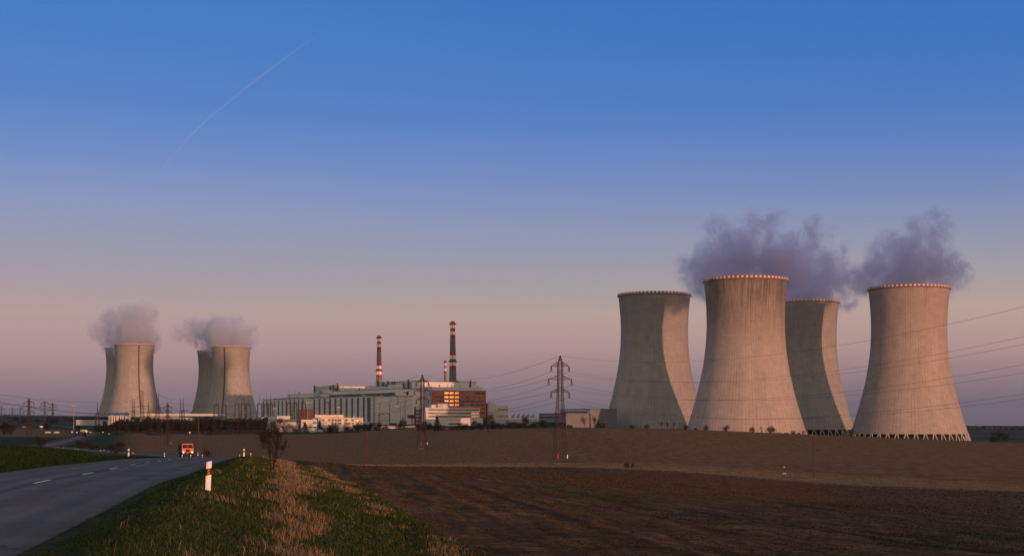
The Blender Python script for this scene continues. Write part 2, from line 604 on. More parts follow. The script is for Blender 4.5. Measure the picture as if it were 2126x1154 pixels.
trk *= sstep(gd, 12.5, 14) * (GY < yb - 10) * sstep(wav(GX, fl, 30, 3.0), -0.6, 0.1)
paint(trk * 0.75, np.array((.026, .013, .008)))
GZ -= trk * 0.06
# verge of the near road
paint(sstep(gd, 3.9, 4.1) * (1 - sstep(gd + wav(GX, GY, 1.2, 3.0) * 0.5 - 1.0 * (1 - sstep(GY, 30, 75)), 11.2, 11.8)) * (GY < 290) * (GY > -60), C_GRASS)
paint((gd < -3.9) * (gd > -11) * (GY < 200) * (GY > -60), C_GRASS)
paint((gd < -11) * (GY < 60) * (GX < -15), C_GREEN)
paint((np.abs(gd) < 9) * (np.abs(gd) > 4) * (GY > 200), np.array((.07, .055, .03)))
straw = sstep(wav(GX, GY, 1.1, 9.0) + 0.9 * np.exp(-((gd - 8.4) / 1.1) ** 2) + 0.8 * np.exp(-((gd - 11.6) / 0.7) ** 2), 0.45, 1.1) * (gd > 5.5) * (gd < 12.6) * (GY < 200)
paint(straw * 0.5, np.array((.085, .056, .030)))

nr, nt_ = GX.shape
idx = np.arange(nr * nt_).reshape(nr, nt_)
q0, q1 = idx[:-1, :], idx[1:, :]
faces = np.stack([q0, np.roll(q0, -1, 1), np.roll(q1, -1, 1), q1], -1).reshape(-1, 4)
verts = np.stack([GX, GY, GZ], -1).reshape(-1, 3)


ground_mat = bpy.data.materials.new("soil_and_grass")
ground_mat.use_nodes = True
q = NT(ground_mat.node_tree)
out = q.new('ShaderNodeOutputMaterial')
b = q.new('ShaderNodeBsdfPrincipled')
q.link(b.outputs[0], out.inputs[0])
va = q.new('ShaderNodeVertexColor', layer_name='zone')
pos = q.new('ShaderNodeNewGeometry').outputs['Position']
n1 = q.noise(pos, 2.2, 8, 0.7)
n2 = q.noise(pos, 0.12, 5, 0.6)
fa = q.new('ShaderNodeVectorMath', operation='DOT_PRODUCT')
q.link(pos, fa.inputs[0]); fa.inputs[1].default_value = (0.993, 0.122, 0)
fb = q.new('ShaderNodeVectorMath', operation='DOT_PRODUCT')
q.link(pos, fb.inputs[0]); fb.inputs[1].default_value = (-0.122, 0.993, 0)
fc_ = q.new('ShaderNodeCombineXYZ')
q.link(fa.outputs['Value'], fc_.inputs[0]); q.link(q.math('MULTIPLY', fb.outputs['Value'], 0.09), fc_.inputs[1])
n3 = q.noise(fc_.outputs[0], 0.9, 7, 0.72)
k1 = q.maprange(n1, 0.28, 0.72, 0.35, 1.65)
k2 = q.maprange(n2, 0.3, 0.7, 0.82, 1.18)
k3 = q.maprange(n3, 0.32, 0.68, 0.45, 1.55)
c = q.mix(1.0, va.outputs[0], k1, 'MULTIPLY')
c = q.mix(1.0, c, k2, 'MULTIPLY')
c = q.mix(1.0, c, k3, 'MULTIPLY')
n5 = q.noise(q.mapping(pos, (0.22, 0.5, 0.3)), 1.0, 7, 0.8)
c = q.mix(1.0, c, q.maprange(n5, 0.32, 0.68, 0.55, 1.5), 'MULTIPLY')
q.link(c, b.inputs['Base Color'])
b.inputs['Roughness'].default_value = 1.0
b.inputs['Specular IOR Level'].default_value = 0.05
bu = q.new('ShaderNodeBump')
bu.inputs['Strength'].default_value = 0.7
bu.inputs['Distance'].default_value = 0.12
q.link(q.noise(pos, 3.5, 8, 0.75), bu.inputs['Height'])
q.link(bu.outputs[0], b.inputs['Normal'])

gob = mesh_np("ground", verts, faces, [ground_mat], smooth=True)
ca = gob.data.color_attributes.new('zone', 'FLOAT_COLOR', 'POINT')
cc = np.ones((nr * nt_, 4), np.float32)
cc[:, :3] = np.clip(colr.reshape(-1, 3), 0, 1)
ca.data.foreach_set('color', cc.ravel())
tag(gob, kind='structure')
# close the hole under the camera
cap = gob.data

# ------------------------------------------------------------------ road
asphalt = bpy.data.materials.new("asphalt")
asphalt.use_nodes = True
q = NT(asphalt.node_tree)
out = q.new('ShaderNodeOutputMaterial')
b = q.new('ShaderNodeBsdfPrincipled')
q.link(b.outputs[0], out.inputs[0])
pos = q.new('ShaderNodeNewGeometry').outputs['Position']
uv = q.new('ShaderNodeUVMap', uv_map='UVMap').outputs[0]
n1 = q.noise(pos, 26.0, 6, 0.75)
n2 = q.noise(q.mapping(uv, (0.9, 0.06, 1)), 1.0, 5, 0.6)
n3 = q.noise(pos, 0.35, 4, 0.6)
c = q.mix(q.maprange(n1, 0.3, 0.72), (0.078, 0.070, 0.062, 1), (0.215, 0.192, 0.165, 1))
c = q.mix(1.0, c, q.maprange(n2, 0.3, 0.7, 0.80, 1.15), 'MULTIPLY')
c = q.mix(1.0, c, q.maprange(n3, 0.3, 0.7, 0.86, 1.12), 'MULTIPLY')
# darker tar along the centre joint
us = q.new('ShaderNodeSeparateXYZ')
q.link(uv, us.inputs[0])
cj = q.math('ABSOLUTE', q.math('SUBTRACT', us.outputs[0], q.math('MULTIPLY', q.math('SUBTRACT', n3, 0.5), 0.5)))
c = q.mix(q.maprange(cj, 0.10, 0.34, 0.5, 0.0, True), c, (0.030, 0.030, 0.034, 1))
q.link(c, b.inputs['Base Color'])
# dusty shoulders, smoother wheel tracks, a web of cracks
ua = q.math('ABSOLUTE', us.outputs[0])
n6 = q.noise(pos, 1.4, 6, 0.7)
c = q.mix(q.math('MULTIPLY', q.maprange(ua, 3.3, 4.1, 0.0, 0.75, True), q.maprange(n6, 0.3, 0.65)), c, (0.075, 0.052, 0.030, 1))
wt = q.math('ABSOLUTE', q.math('SUBTRACT', q.math('ABSOLUTE', q.math('SUBTRACT', ua, 2.05)), 0.85))
c = q.mix(q.maprange(wt, 0.10, 0.5, 0.28, 0.0, True), c, (0.055, 0.050, 0.046, 1))
vo = q.new('ShaderNodeTexVoronoi', feature='DISTANCE_TO_EDGE')
vv_ = q.new('ShaderNodeVectorMath', operation='ADD')
q.link(pos, vv_.inputs[0]); nn_ = q.new('ShaderNodeTexNoise'); q.link(pos, nn_.inputs['Vector']); nn_.inputs['Scale'].default_value = 1.1; q.link(nn_.outputs['Color'], vv_.inputs[1])
q.link(vv_.outputs[0], vo.inputs['Vector']); vo.inputs['Scale'].default_value = 0.22
cr_ = q.math('MULTIPLY', q.maprange(vo.outputs[0], 0.0, 0.012, 0.8, 0.0), q.maprange(q.noise(pos, 0.17, 2, 0.5), 0.48, 0.56))
c = q.mix(cr_, c, (0.030, 0.028, 0.027, 1))
q.link(c, b.inputs['Base Color'])
b.inputs['Roughness'].default_value = 0.92
b.inputs['Specular IOR Level'].default_value = 0.08
bu = q.new('ShaderNodeBump')
bu.inputs['Strength'].default_value = 0.5
bu.inputs['Distance'].default_value = 0.02
q.link(n1, bu.inputs['Height'])
q.link(bu.outputs[0], b.inputs['Normal'])


def ribbon(name, line, half, m, parent=None, dz=0.0, n=9, rough_edge=0.0):
    line = np.asarray(line)
    T = np.gradient(line, axis=0)[:, :2]
    T /= np.linalg.norm(T, axis=1)[:, None]
    R = np.stack([T[:, 1], -T[:, 0]], 1)
    s = np.concatenate([[0], np.cumsum(np.linalg.norm(np.diff(line[:, :2], axis=0), axis=1))])
    V, UVs = [], []
    for i in range(len(line)):
        for k in range(n):
            o = (2 * k / (n - 1) - 1) * half
            if rough_edge and k in (0, n - 1):
                o += (wav(s[i], 0 * s[i], 0.9, 2.0 + k) * rough_edge + wav(s[i], 0 * s[i], 3.1, 5.0 + k) * rough_edge)
            V.append((line[i, 0] + R[i, 0] * o, line[i, 1] + R[i, 1] * o, line[i, 2] + dz + 0.05 * (1 - (o / half) ** 2) if half > 2 else line[i, 2] + dz + 0.05))
            UVs.append((o, s[i]))
    idx_ = np.arange(len(line) * n).reshape(-1, n)
    fc = np.stack([idx_[:-1, :-1], idx_[:-1, 1:], idx_[1:, 1:], idx_[1:, :-1]], -1).reshape(-1, 4)
    o_ = mesh_np(name, V, fc, [m], parent, True)
    uvl = o_.data.uv_layers.new(name='UVMap')
    uvl.data.foreach_set('uv', np.array(UVs, np.float32)[fc.ravel()].ravel())
    return o_


fine = catmull([tuple(p) for p in RL], 3)
road = tag(ribbon("road", fine, 4.1, asphalt, dz=-0.02, rough_edge=0.10), kind='structure')
tag(ribbon("side_road", SL, 5.5, asphalt, dz=0.15), kind='structure')
paint_m = mat('road_paint', (0.72, 0.72, 0.72), 0.6, 0.25, 9.0)
tar_m = mat('tar', (0.022, 0.022, 0.025), 0.5, 0.3, 4.0)
S = np.concatenate([[0], np.cumsum(np.linalg.norm(np.diff(fine[:, :2], axis=0), axis=1))])


def along(s):
    return np.array([np.interp(s, S, fine[:, k]) for k in range(3)])


s_first = float(np.interp(47.3, fine[:, 1], S))
for k in range(-4, 26):
    s0 = s_first + 9.0 * k
    pts = np.array([along(s0 + 3.0 * t_ / 6) for t_ in range(7)])
    ribbon("lane_marking", pts, 0.065, paint_m, road, dz=-0.02 + 0.006, n=3)


def tar_strip(Y, x0, x1, wd, bend):
    pts = []
    for k in range(15):
        t_ = k / 14
        x = x0 + (x1 - x0) * t_
        y = Y + bend * math.sin(t_ * 5) * 0.5 + bend * t_
        dd, zr = road_near([x], [y])
        pts.append((x, y, zr[0] - 0.02 + 0.05 * (1 - (dd[0] / 4.1) ** 2) - 0.05 + 0.004))
    return ribbon("tar_seam", np.array(pts), wd, tar_m, road, n=3)


tar_strip(53.5, -15.6, -12.9, 0.10, 0.5)
tar_strip(53.9, -14.9, -12.4, 0.07, -0.3)
tar_strip(67.5, -17.2, -15.3, 0.28, 0.4)
tar_strip(91.0, -22.0, -20.2, 0.12, 0.3)

# ------------------------------------------------------------------ cooling towers
PROF = [(45.1, 0.0), (42.6, 7.5), (41.0, 13.5), (38.9, 21), (36.6, 29), (34.6, 37.5), (32.8, 46.5), (31.3, 55.5), (30.2, 64.5), (29.5, 73.5), (29.25, 82.5),
        (29.3, 91.5), (29.7, 99), (30.3, 106.5), (30.9, 112), (31.3, 116)]
SHELL_Z = 5.2                   # the shell starts this high, on its slanting struts


def concrete(name, base, dirt, seed, warm=0.0):
    m = bpy.data.materials.new(name)
    m.use_nodes = True
    q = NT(m.node_tree)
    out = q.new('ShaderNodeOutputMaterial')
    b = q.new('ShaderNodeBsdfPrincipled')
    q.link(b.outputs[0], out.inputs[0])
    uv = q.new('ShaderNodeUVMap', uv_map='UVMap').outputs[0]
    s = q.new('ShaderNodeSeparateXYZ')
    q.link(uv, s.inputs[0])
    u, v = s.outputs[0], s.outputs[1]
    # vertical joints, unevenly dark
    ju = q.math('FRACT', q.math('MULTIPLY', u, 96.0))
    jl = q.maprange(q.math('ABSOLUTE', q.math('SUBTRACT', ju, 0.5)), 0.02, 0.11, 1.0, 0.0)
    jn = q.noise(q.mapping(uv, (240, 2.2, 1), loc=(seed, 0, 0)), 1.0, 4, 0.6)
    jl = q.math('MULTIPLY', jl, q.maprange(jn, 0.35, 0.62))
    # formwork lifts
    fv = q.math('FRACT', q.math('MULTIPLY', v, 82.0))
    fl = q.maprange(q.math('ABSOLUTE', q.math('SUBTRACT', fv, 0.5)), 0.03, 0.14, 1.0, 0.0)
    fn = q.noise(q.mapping(uv, (22, 60, 1), loc=(0, seed, 0)), 1.0, 3, 0.6)
    fl = q.math('MULTIPLY', fl, q.maprange(fn, 0.42, 0.7))
    # panels of slightly different concrete, weather streaks, blotches
    wn = q.new('ShaderNodeTexWhiteNoise', noise_dimensions='2D')
    cb = q.new('ShaderNodeCombineXYZ')
    q.link(q.math('FLOOR', q.math('MULTIPLY', u, 96.0)), cb.inputs[0])
    q.link(q.math('FLOOR', q.math('MULTIPLY', v, 82.0)), cb.inputs[1])
    q.link(cb.outputs[0], wn.inputs['Vector'])
    streak = q.noise(q.mapping(uv, (170, 5, 1), loc=(0, 0, seed)), 1.0, 6, 0.65)
    band = q.noise(q.mapping(uv, (14, 1.4, 1), loc=(seed, seed, 0)), 1.0, 5, 0.6)
    blot = q.noise(q.mapping(uv, (26, 14, 1), loc=(seed * 2, 0, 0)), 1.0, 6, 0.65)
    k = q.math('MULTIPLY', q.maprange(wn.outputs[0], 0, 1, 0.95, 1.05), q.maprange(blot, 0.3, 0.7, 0.87, 1.10))
    k = q.math('MULTIPLY', k, q.maprange(streak, 0.3, 0.7, 0.91, 1.06))
    k = q.math('MULTIPLY', k, q.maprange(band, 0.3, 0.7, 0.88, 1.08))
    k = q.math('MULTIPLY', k, q.math('SUBTRACT', 1.0, q.math('MULTIPLY', jl, 0.38)))
    k = q.math('MULTIPLY', k, q.math('SUBTRACT', 1.0, q.math('MULTIPLY', fl, 0.26)))
    # rain-washed soot below the rim
    top = q.maprange(v, 0.45, 1.0, 0.0, 1.0, True)
    soot = q.math('MULTIPLY', top, q.maprange(q.math('ADD', streak, q.math('MULTIPLY', band, 0.6)), 0.58, 0.92, 0.12, 1.0))
    k = q.math('MULTIPLY', k, q.math('SUBTRACT', 1.0, q.math('MULTIPLY', soot, dirt)))
    c = q.mix(1.0, tuple(base) + (1,), k, 'MULTIPLY')
    q.link(c, b.inputs['Base Color'])
    b.inputs['Roughness'].default_value = 0.9
    b.inputs['Specular IOR Level'].default_value = 0.15
    bu = q.new('ShaderNodeBump')
    bu.inputs['Strength'].default_value = 0.25
    bu.inputs['Distance'].default_value = 0.3
    q.link(q.math('SUBTRACT', 1.0, jl), bu.inputs['Height'])
    q.link(bu.outputs[0], b.inputs['Normal'])
    return m


rim_m = bpy.data.materials.new("red_and_white_rim")
rim_m.use_nodes = True
q = NT(rim_m.node_tree)
out = q.new('ShaderNodeOutputMaterial')
b = q.new('ShaderNodeBsdfPrincipled')
q.link(b.outputs[0], out.inputs[0])
s = q.new('ShaderNodeSeparateXYZ')
q.link(q.new('ShaderNodeUVMap', uv_map='UVMap').outputs[0], s.inputs[0])
fr = q.math('LESS_THAN', q.math('FRACT', q.math('MULTIPLY', s.outputs[0], 60.0)), 0.5)
nn = q.noise(q.new('ShaderNodeTexCoord').outputs['Object'], 0.5, 4, 0.6)
c = q.mix(fr, (0.60, 0.56, 0.54, 1), (0.32, 0.022, 0.030, 1))
c = q.mix(1.0, c, q.maprange(nn, 0.3, 0.7, 0.75, 1.15), 'MULTIPLY')
q.link(c, b.inputs['Base Color'])
b.inputs['Roughness'].default_value = 0.7

ledge_m = mat('ledge_concrete', (0.17, 0.155, 0.14), 0.9, 0.25, 0.3)
strut_m = mat('strut_concrete', (0.40, 0.37, 0.33), 0.85, 0.15, 0.5)
basin_m = mat('basin_concrete', (0.12, 0.115, 0.11), 0.9, 0.2, 0.3)
lining_m = mat('near_black_lining', (0.02, 0.021, 0.022), 0.8, 0.3, 0.6)  # near-black lining stands for the shaded inside behind the struts
steel_m = mat('dark_steel', (0.06, 0.055, 0.05), 0.6, 0.2, 1.0)


def lathe_uv(name, prof, n, m, parent, v0=0.0, v1=1.0, smooth=True):
    prof = np.array(prof, float)
    zmin, zmax = prof[:, 1].min(), prof[:, 1].max()
    V, U = [], []
    for r, z in prof:
        for k in range(n + 1):
            a = 2 * math.pi * k / n
            V.append((r * math.cos(a), r * math.sin(a), z))
            U.append((k / n, v0 + (v1 - v0) * (z - zmin) / max(zmax - zmin, 1e-6)))
    idx_ = np.arange(len(prof) * (n + 1)).reshape(-1, n + 1)
    fc = np.stack([idx_[:-1, :-1], idx_[:-1, 1:], idx_[1:, 1:], idx_[1:, :-1]], -1).reshape(-1, 4)
    o_ = mesh_np(name, V, fc, [m], parent, smooth)
    uvl = o_.data.uv_layers.new(name='UVMap')
    uvl.data.foreach_set('uv', np.array(U, np.float32)[fc.ravel()].ravel())
    return o_


def prof_r(z):
    return float(np.interp(z, [p[1] for p in PR], [p[0] for p in PR]))


# a smooth curve through the measured profile
_z = np.linspace(0, 116, 59)
_c = np.polyfit([p[1] for p in PROF], [p[0] for p in PROF], 5)
PR = [(float(np.polyval(_c, z)), float(z)) for z in _z]


def cooling_tower(px, Y, ytop, ybase, m, label, ladder=None, struts=True):
    x = (px - CX) / F * Y
    zb = (HY - ybase) / F * (Y - 46)          # measured on the near side of foot and rim
    H = (HY - ytop) / F * (Y - 31) - zb
    root = empty("cooling_tower", (x, Y, zb), label, "cooling tower", group="concrete cooling towers of the power station")
    k = (H - SHELL_Z - 2.0) / 116.0
    r0 = PR[0][0] + 1.6
    body = [(r, SHELL_Z + z * k) for r, z in PR]
    zt = body[-1][1]
    inner = [(r - 0.7, z) for r, z in reversed(body)]
    lathe_uv("shell", body + inner + [body[0]], 144, m, root)
    d = root.children[0].data       # heights for the texture run over the outer face
    lg = MB().lathe([(body[-1][0] + 0.02, zt - 0.9), (body[-1][0] + 0.95, zt - 0.5), (body[-1][0] + 0.95, zt + 0.05), (body[-1][0] - 0.75, zt + 0.05), (body[-1][0] - 0.75, zt - 0.9)], 144)
    lg.build("walkway_ledge", ledge_m, root)
    lathe_uv("rim_band", [(body[-1][0] + 0.75, zt + 0.06), (body[-1][0] + 0.80, zt + 1.6), (body[-1][0] + 0.1, zt + 1.6), (body[-1][0] + 0.0, zt + 0.06)], 248, rim_m, root, smooth=False)
    MB().lathe([(r0 + 1.5, -6.0), (r0 + 1.5, -0.05), (r0 + 0.9, 0.0), (r0 - 2.2, 0.0), (r0 - 2.2, -6.0)], 96).build("basin", basin_m, root)
    MB().lathe([(r0 - 5.0, -0.5), (r0 - 5.5, SHELL_Z + 4.0), (0.1, SHELL_Z + 6.0)], 72).build("dark_lining", lining_m, root)
    if struts:
        n = 40
        r1 = body[0][0] - 0.35
        for i in range(n):
            a = 2 * math.pi * i / n
            mb = MB()
            for sgn in (-1, 1):
                a1, a2 = a + sgn * 0.010, a + sgn * 0.048
                mb.bar((r1 * math.cos(a1), r1 * math.sin(a1), SHELL_Z + 0.25), (r0 * math.cos(a2), r0 * math.sin(a2), -0.3), 0.42, n=6)
            mb.build("strut_pair", strut_m, root)
    if ladder is not None:
        mb = MB()
        for off in (-0.5, 0.5):
            pts = []
            for r, z in body[::3] + [body[-1]]:
                a = ladder + off / r
                pts.append(((r + 0.55) * math.cos(a), (r + 0.55) * math.sin(a), z))
            mb.path(pts, 0.42)
        for i, z in enumerate(np.arange(SHELL_Z + 2, zt, 1.6)):
            r = float(np.interp(z, [p[1] for p in body], [p[0] for p in body])) + 0.5
            da = 0.9 / r if i % 5 == 0 else 0.5 / r
            mb.bar((r * math.cos(ladder - da), r * math.sin(ladder - da), z), (r * math.cos(ladder + da), r * math.sin(ladder + da), z), 0.75 if i % 5 == 0 else 0.3)
        mb.build("ladder", steel_m, root)
    return root


cB = concrete("stained_concrete", (0.345, 0.298, 0.268), 0.72, 3.0)
cD = concrete("pale_concrete", (0.345, 0.298, 0.264), 0.22, 11.0)
cA = concrete("grey_concrete", (0.300, 0.285, 0.265), 0.25, 21.0)
cE = concrete("far_concrete", (0.330, 0.310, 0.280), 0.25, 31.0)
# where a ladder at screen offset k (of the radius, right positive) lies on the near side
lad = lambda k: -math.acos(k)
cooling_tower(1548, 1075, 570, 913, cB, "tallest looking cooling tower, nearest, soot streaked near its rim, steaming, between two shadowed towers")
cooling_tower(1887, 1129, 588, 915, cD, "cooling tower beside the field's right end, its base struts in view, clear of the others")
cooling_tower(1358.5, 1242, 603, 902, cA, "cooling tower without steam, mostly in shadow, sunlit strip down its right edge")
cooling_tower(1668, 1283, 619, 904, cA, "dark cooling tower half hidden behind the nearest steaming tower")
cooling_tower(279.5, 2300, 712, 872, cE, "distant cooling tower with ladder, standing over the blue topped white building", ladder=lad(0.46), struts=False)
cooling_tower(479.5, 2300, 717, 877, cE, "distant cooling tower with ladder, beside the far end of the turbine halls", ladder=lad(-0.14), struts=False)
cooling_tower(257, 2470, 720, 871, cE, "distant cooling tower mostly hidden behind the one over the blue topped building", struts=False)
cooling_tower(448, 2470, 726, 876, cE, "distant cooling tower mostly hidden behind the laddered one by the turbine halls", ladder=lad(0.42), struts=False)


# ------------------------------------------------------------------ steam
def steam(name, Y, origin, blobs, label, dens, col, seed, scale=1.0 / 24, gas=0.62, aniso=0.64, grow=1.38):
    """a cloud: density from a sum of soft balls, torn by noise; blobs are (px, py, radius px, weight, depth offset m)"""
    m = bpy.data.materials.new(name + "_vapour")
    m.use_nodes = True
    q = NT(m.node_tree)
    out = q.new('ShaderNodeOutputMaterial')
    O = P(origin[0], origin[1], Y)
    p = q.new('ShaderNodeTexCoord').outputs['Object']
    wv = q.new('ShaderNodeTexNoise')
    q.put(wv.inputs['Vector'], q.mapping(p, loc=(seed, seed, 0)))
    wv.inputs['Scale'].default_value = scale * 0.9
    wv.inputs['Detail'].default_value = 3
    off = q.new('ShaderNodeVectorMath', operation='MULTIPLY_ADD')
    q.link(wv.outputs['Color'], off.inputs[0])
    off.inputs[1].default_value = (0.7 / scale,) * 3
    off.inputs[2].default_value = (-0.35 / scale,) * 3
    pw = q.new('ShaderNodeVectorMath', operation='ADD')
    q.link(p, pw.inputs[0])
    q.link(off.outputs[0], pw.inputs[1])
    acc = None
    vol = MB()
    import bmesh
    bm = bmesh.new()
    for (bx, by, br, wt, dy) in blobs:
        c = P(bx, by, Y) - O + Vector((0, dy, 0))
        r = br * grow * Y / F
        d = q.new('ShaderNodeVectorMath', operation='DISTANCE')
        q.link(pw.outputs[0], d.inputs[0])
        d.inputs[1].default_value = c
        f_ = q.math('MULTIPLY_ADD', d.outputs['Value'], -wt / r, wt)
        acc = f_ if acc is None else q.math('SMOOTH_MAX', acc, f_, 0.15)
        bmesh.ops.create_icosphere(bm, subdivisions=3, radius=r * 1.0, matrix=Matrix.Translation(c))
    n = q.noise(q.mapping(pw.outputs[0], (1, 1, 0.85), loc=(seed * 3, seed, seed)), scale * 2.0, 10, 0.74, 0.8)
    # torn by the noise, most of all where it thins; nothing is left where the balls end
    d0 = q.math('ADD', q.math('SUBTRACT', acc, 0.16), q.math('MULTIPLY', q.math('MULTIPLY', q.math('SUBTRACT', n, 0.5), 5.0), q.maprange(acc, 0.0, 0.5)))
    dd = q.math('MULTIPLY', q.maprange(d0, 0.05, gas, smooth=True), dens)
    pv = q.new('ShaderNodeVolumePrincipled')
    pv.inputs['Color'].default_value = tuple(col) + (1,)
    pv.inputs['Anisotropy'].default_value = aniso
    q.link(dd, pv.inputs['Density'])
    q.link(pv.outputs[0], out.inputs['Volume'])
    # the thinnest skin of droplets where the cloud meets the air
    tr = q.new('ShaderNodeBsdfTransparent')
    df = q.new('ShaderNodeBsdfDiffuse')
    df.inputs[0].default_value = tuple(col) + (1,)
    mx = q.new('ShaderNodeMixShader')
    mx.inputs[0].default_value = 0.004
    q.link(tr.outputs[0], mx.inputs[1])
    q.link(df.outputs[0], mx.inputs[2])
    q.link(mx.outputs[0], out.inputs['Surface'])
    me = bpy.data.meshes.new(name)
    bm.to_mesh(me)
    bm.free()
    me.materials.append(m)
    o = bpy.data.objects.new(name, me)
    COL.objects.link(o)
    o.location = O
    rm = o.modifiers.new('union', 'REMESH')
    rm.mode = 'VOXEL'
    rm.voxel_size = 2.2 * Y / 1100
    tag(o, label, "steam", "steam plumes over the cooling towers")
    return o


STEAM = (0.82, 0.87, 1.0)
steam("steam_plume", 1080, (1548, 560), [(1480, 562, 62, 1.25, 0), (1540, 545, 70, 1.3, 4), (1610, 548, 70, 1.3, -4), (1665, 558, 60, 1.1, 6), (1448, 556, 44, .95, 0), (1445, 585, 34, .7, 0), (1715, 548, 52, .85, 8),
      (1500, 492, 54, .64, -6), (1575, 482, 60, .68, 5), (1600, 456, 38, .60, 0), (1690, 490, 48, .60, -5), (1740, 560, 48, .72, 8), (1755, 520, 30, .5, 0)],
      "largest steam plume, spreading widely over the soot streaked nearest cooling tower", 0.085, STEAM, 2.0)
steam("steam_plume", 1300, (1668, 610), [(1668, 606, 62, 1.25, 0), (1640, 590, 55, 1.1, 0), (1715, 600, 52, 1.0, 4), (1748, 604, 44, .8, -4), (1770, 575, 40, .6, 0), (1700, 572, 48, .85, 6)],
      "low steam plume over the half hidden dark cooling tower", 0.085, STEAM, 7.0)
steam("steam_plume", 1132, (1887, 580), [(1885, 566, 72, 1.3, 0), (1835, 566, 58, 1.15, 4), (1940, 562, 58, 1.15, -4), (1800, 572, 42, .85, 0), (1982, 560, 42, .85, 4), (1985, 590, 30, .6, 0), (1850, 518, 50, .68, 6), (1925, 505, 54, .68, -5),
      (1950, 462, 40, .62, 0), (1905, 475, 38, .56, 3), (1935, 440, 18, .5, 0)],
      "steam plume with a tall wisp over the cooling tower beside the field's right end", 0.085, STEAM, 13.0)
steam("steam_plume", 2300, (279, 710), [(262, 696, 38, 1.25, 30), (295, 698, 36, 1.2, 0), (222, 696, 36, 1.15, 80), (300, 658, 28, 1.1, 0), (262, 664, 32, .95, 20), (198, 676, 24, .85, 60), (215, 656, 20, .72, 40), (285, 640, 20, .7, 0), (318, 700, 16, .9, 0), (200, 705, 22, .8, 80), (182, 682, 24, .85, 60), (190, 660, 18, .75, 60), (176, 700, 14, .6, 80), (235, 655, 24, .85, 30)],
      "pale steam plume rising tallest over the cooling tower above the blue topped building", 0.062, (0.97, 0.98, 1.0), 19.0, 1.0 / 26, 0.50, 0.28, 1.5)
steam("steam_plume", 2300, (480, 714), [(470, 698, 34, 1.25, 0), (502, 700, 30, 1.2, 0), (436, 700, 36, 1.15, 60), (404, 694, 30, .95, 60), (372, 688, 24, .8, 40), (362, 700, 16, .7, 40), (440, 674, 24, .85, 20), (485, 680, 26, .95, 0), (415, 674, 18, .8, 20), (385, 676, 24, .85, 40), (358, 684, 20, .75, 40), (518, 690, 18, .8, 0)],
      "pale steam plume drifting low and wide over the cooling tower by the turbine halls", 0.062, (0.97, 0.98, 1.0), 23.0, 1.0 / 26, 0.50, 0.28, 1.5)

# ------------------------------------------------------------------ the power station's buildings
m_panel = mat('grey_cladding', (0.57, 0.54, 0.49), 0.7, 0.10, 0.06, stretch=(6, 6, 1))
m_panel2 = mat('pale_cladding', (0.63, 0.59, 0.535), 0.7, 0.09, 0.06, stretch=(6, 6, 1))
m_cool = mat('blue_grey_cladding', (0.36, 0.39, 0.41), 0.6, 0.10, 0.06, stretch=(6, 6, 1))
m_white = mat('white_render', (0.58, 0.55, 0.51), 0.75, 0.09, 0.15)
m_cream = mat('cream_render', (0.56, 0.50, 0.43), 0.8, 0.10, 0.15)
m_brick = mat('red_brick', (0.47, 0.118, 0.068), 0.85, 0.22, 0.5)
m_green = mat('dark_green_glazing', (0.030, 0.050, 0.046), 0.35, 0.25, 0.2, spec=0.5)
m_greenr = mat('green_roof_edge', (0.022, 0.075, 0.050), 0.6, 0.2, 0.2)
m_roof = mat('grey_roofing', (0.11, 0.115, 0.12), 0.9, 0.2, 0.1)
m_dark = mat('dark_opening', (0.018, 0.018, 0.020), 0.6, 0.3, 0.4)
m_frame = mat('window_frames', (0.42, 0.40, 0.37), 0.6, 0.1, 1.0)
m_glass = mat('window_glass', (0.022, 0.023, 0.026), 0.10, 0.3, 0.35, spec=0.3)
m_sheen = mat('sunset_tinted_mirror', (0.85, 0.62, 0.36), 0.16, 0.10, 0.6, metal=1.0)  # orange mirror metal: the sunset's glint is put into the colour
m_blue = mat('blue_panels', (0.030, 0.14, 0.36), 0.5, 0.12, 0.4)
m_rust = mat('red_brown_steel', (0.13, 0.045, 0.034), 0.7, 0.2, 0.5)
m_conc = mat('weathered_concrete', (0.26, 0.24, 0.22), 0.9, 0.18, 0.3)
m_drab = mat('shade_darkened_panels', (0.16, 0.165, 0.165), 0.8, 0.12, 0.1, stretch=(4, 4, 1))  # kept dark in colour to stand for walls without sun
m_red = mat('signal_red_paint', (0.36, 0.020, 0.026), 0.6, 0.18, 0.5)
m_wpaint = mat('white_paint', (0.74, 0.72, 0.69), 0.6, 0.10, 0.5)
m_stack = mat('stack_concrete', (0.200, 0.165, 0.125), 0.9, 0.15, 0.2)
m_stack2 = mat('grey_stack_concrete', (0.155, 0.150, 0.125), 0.9, 0.15, 0.2)
m_lamp = mat('lit_lamp', (0.9, 0.5, 0.2), 0.5, 0.02, 1.0, emit=(1.0, 0.42, 0.12, 6.0))


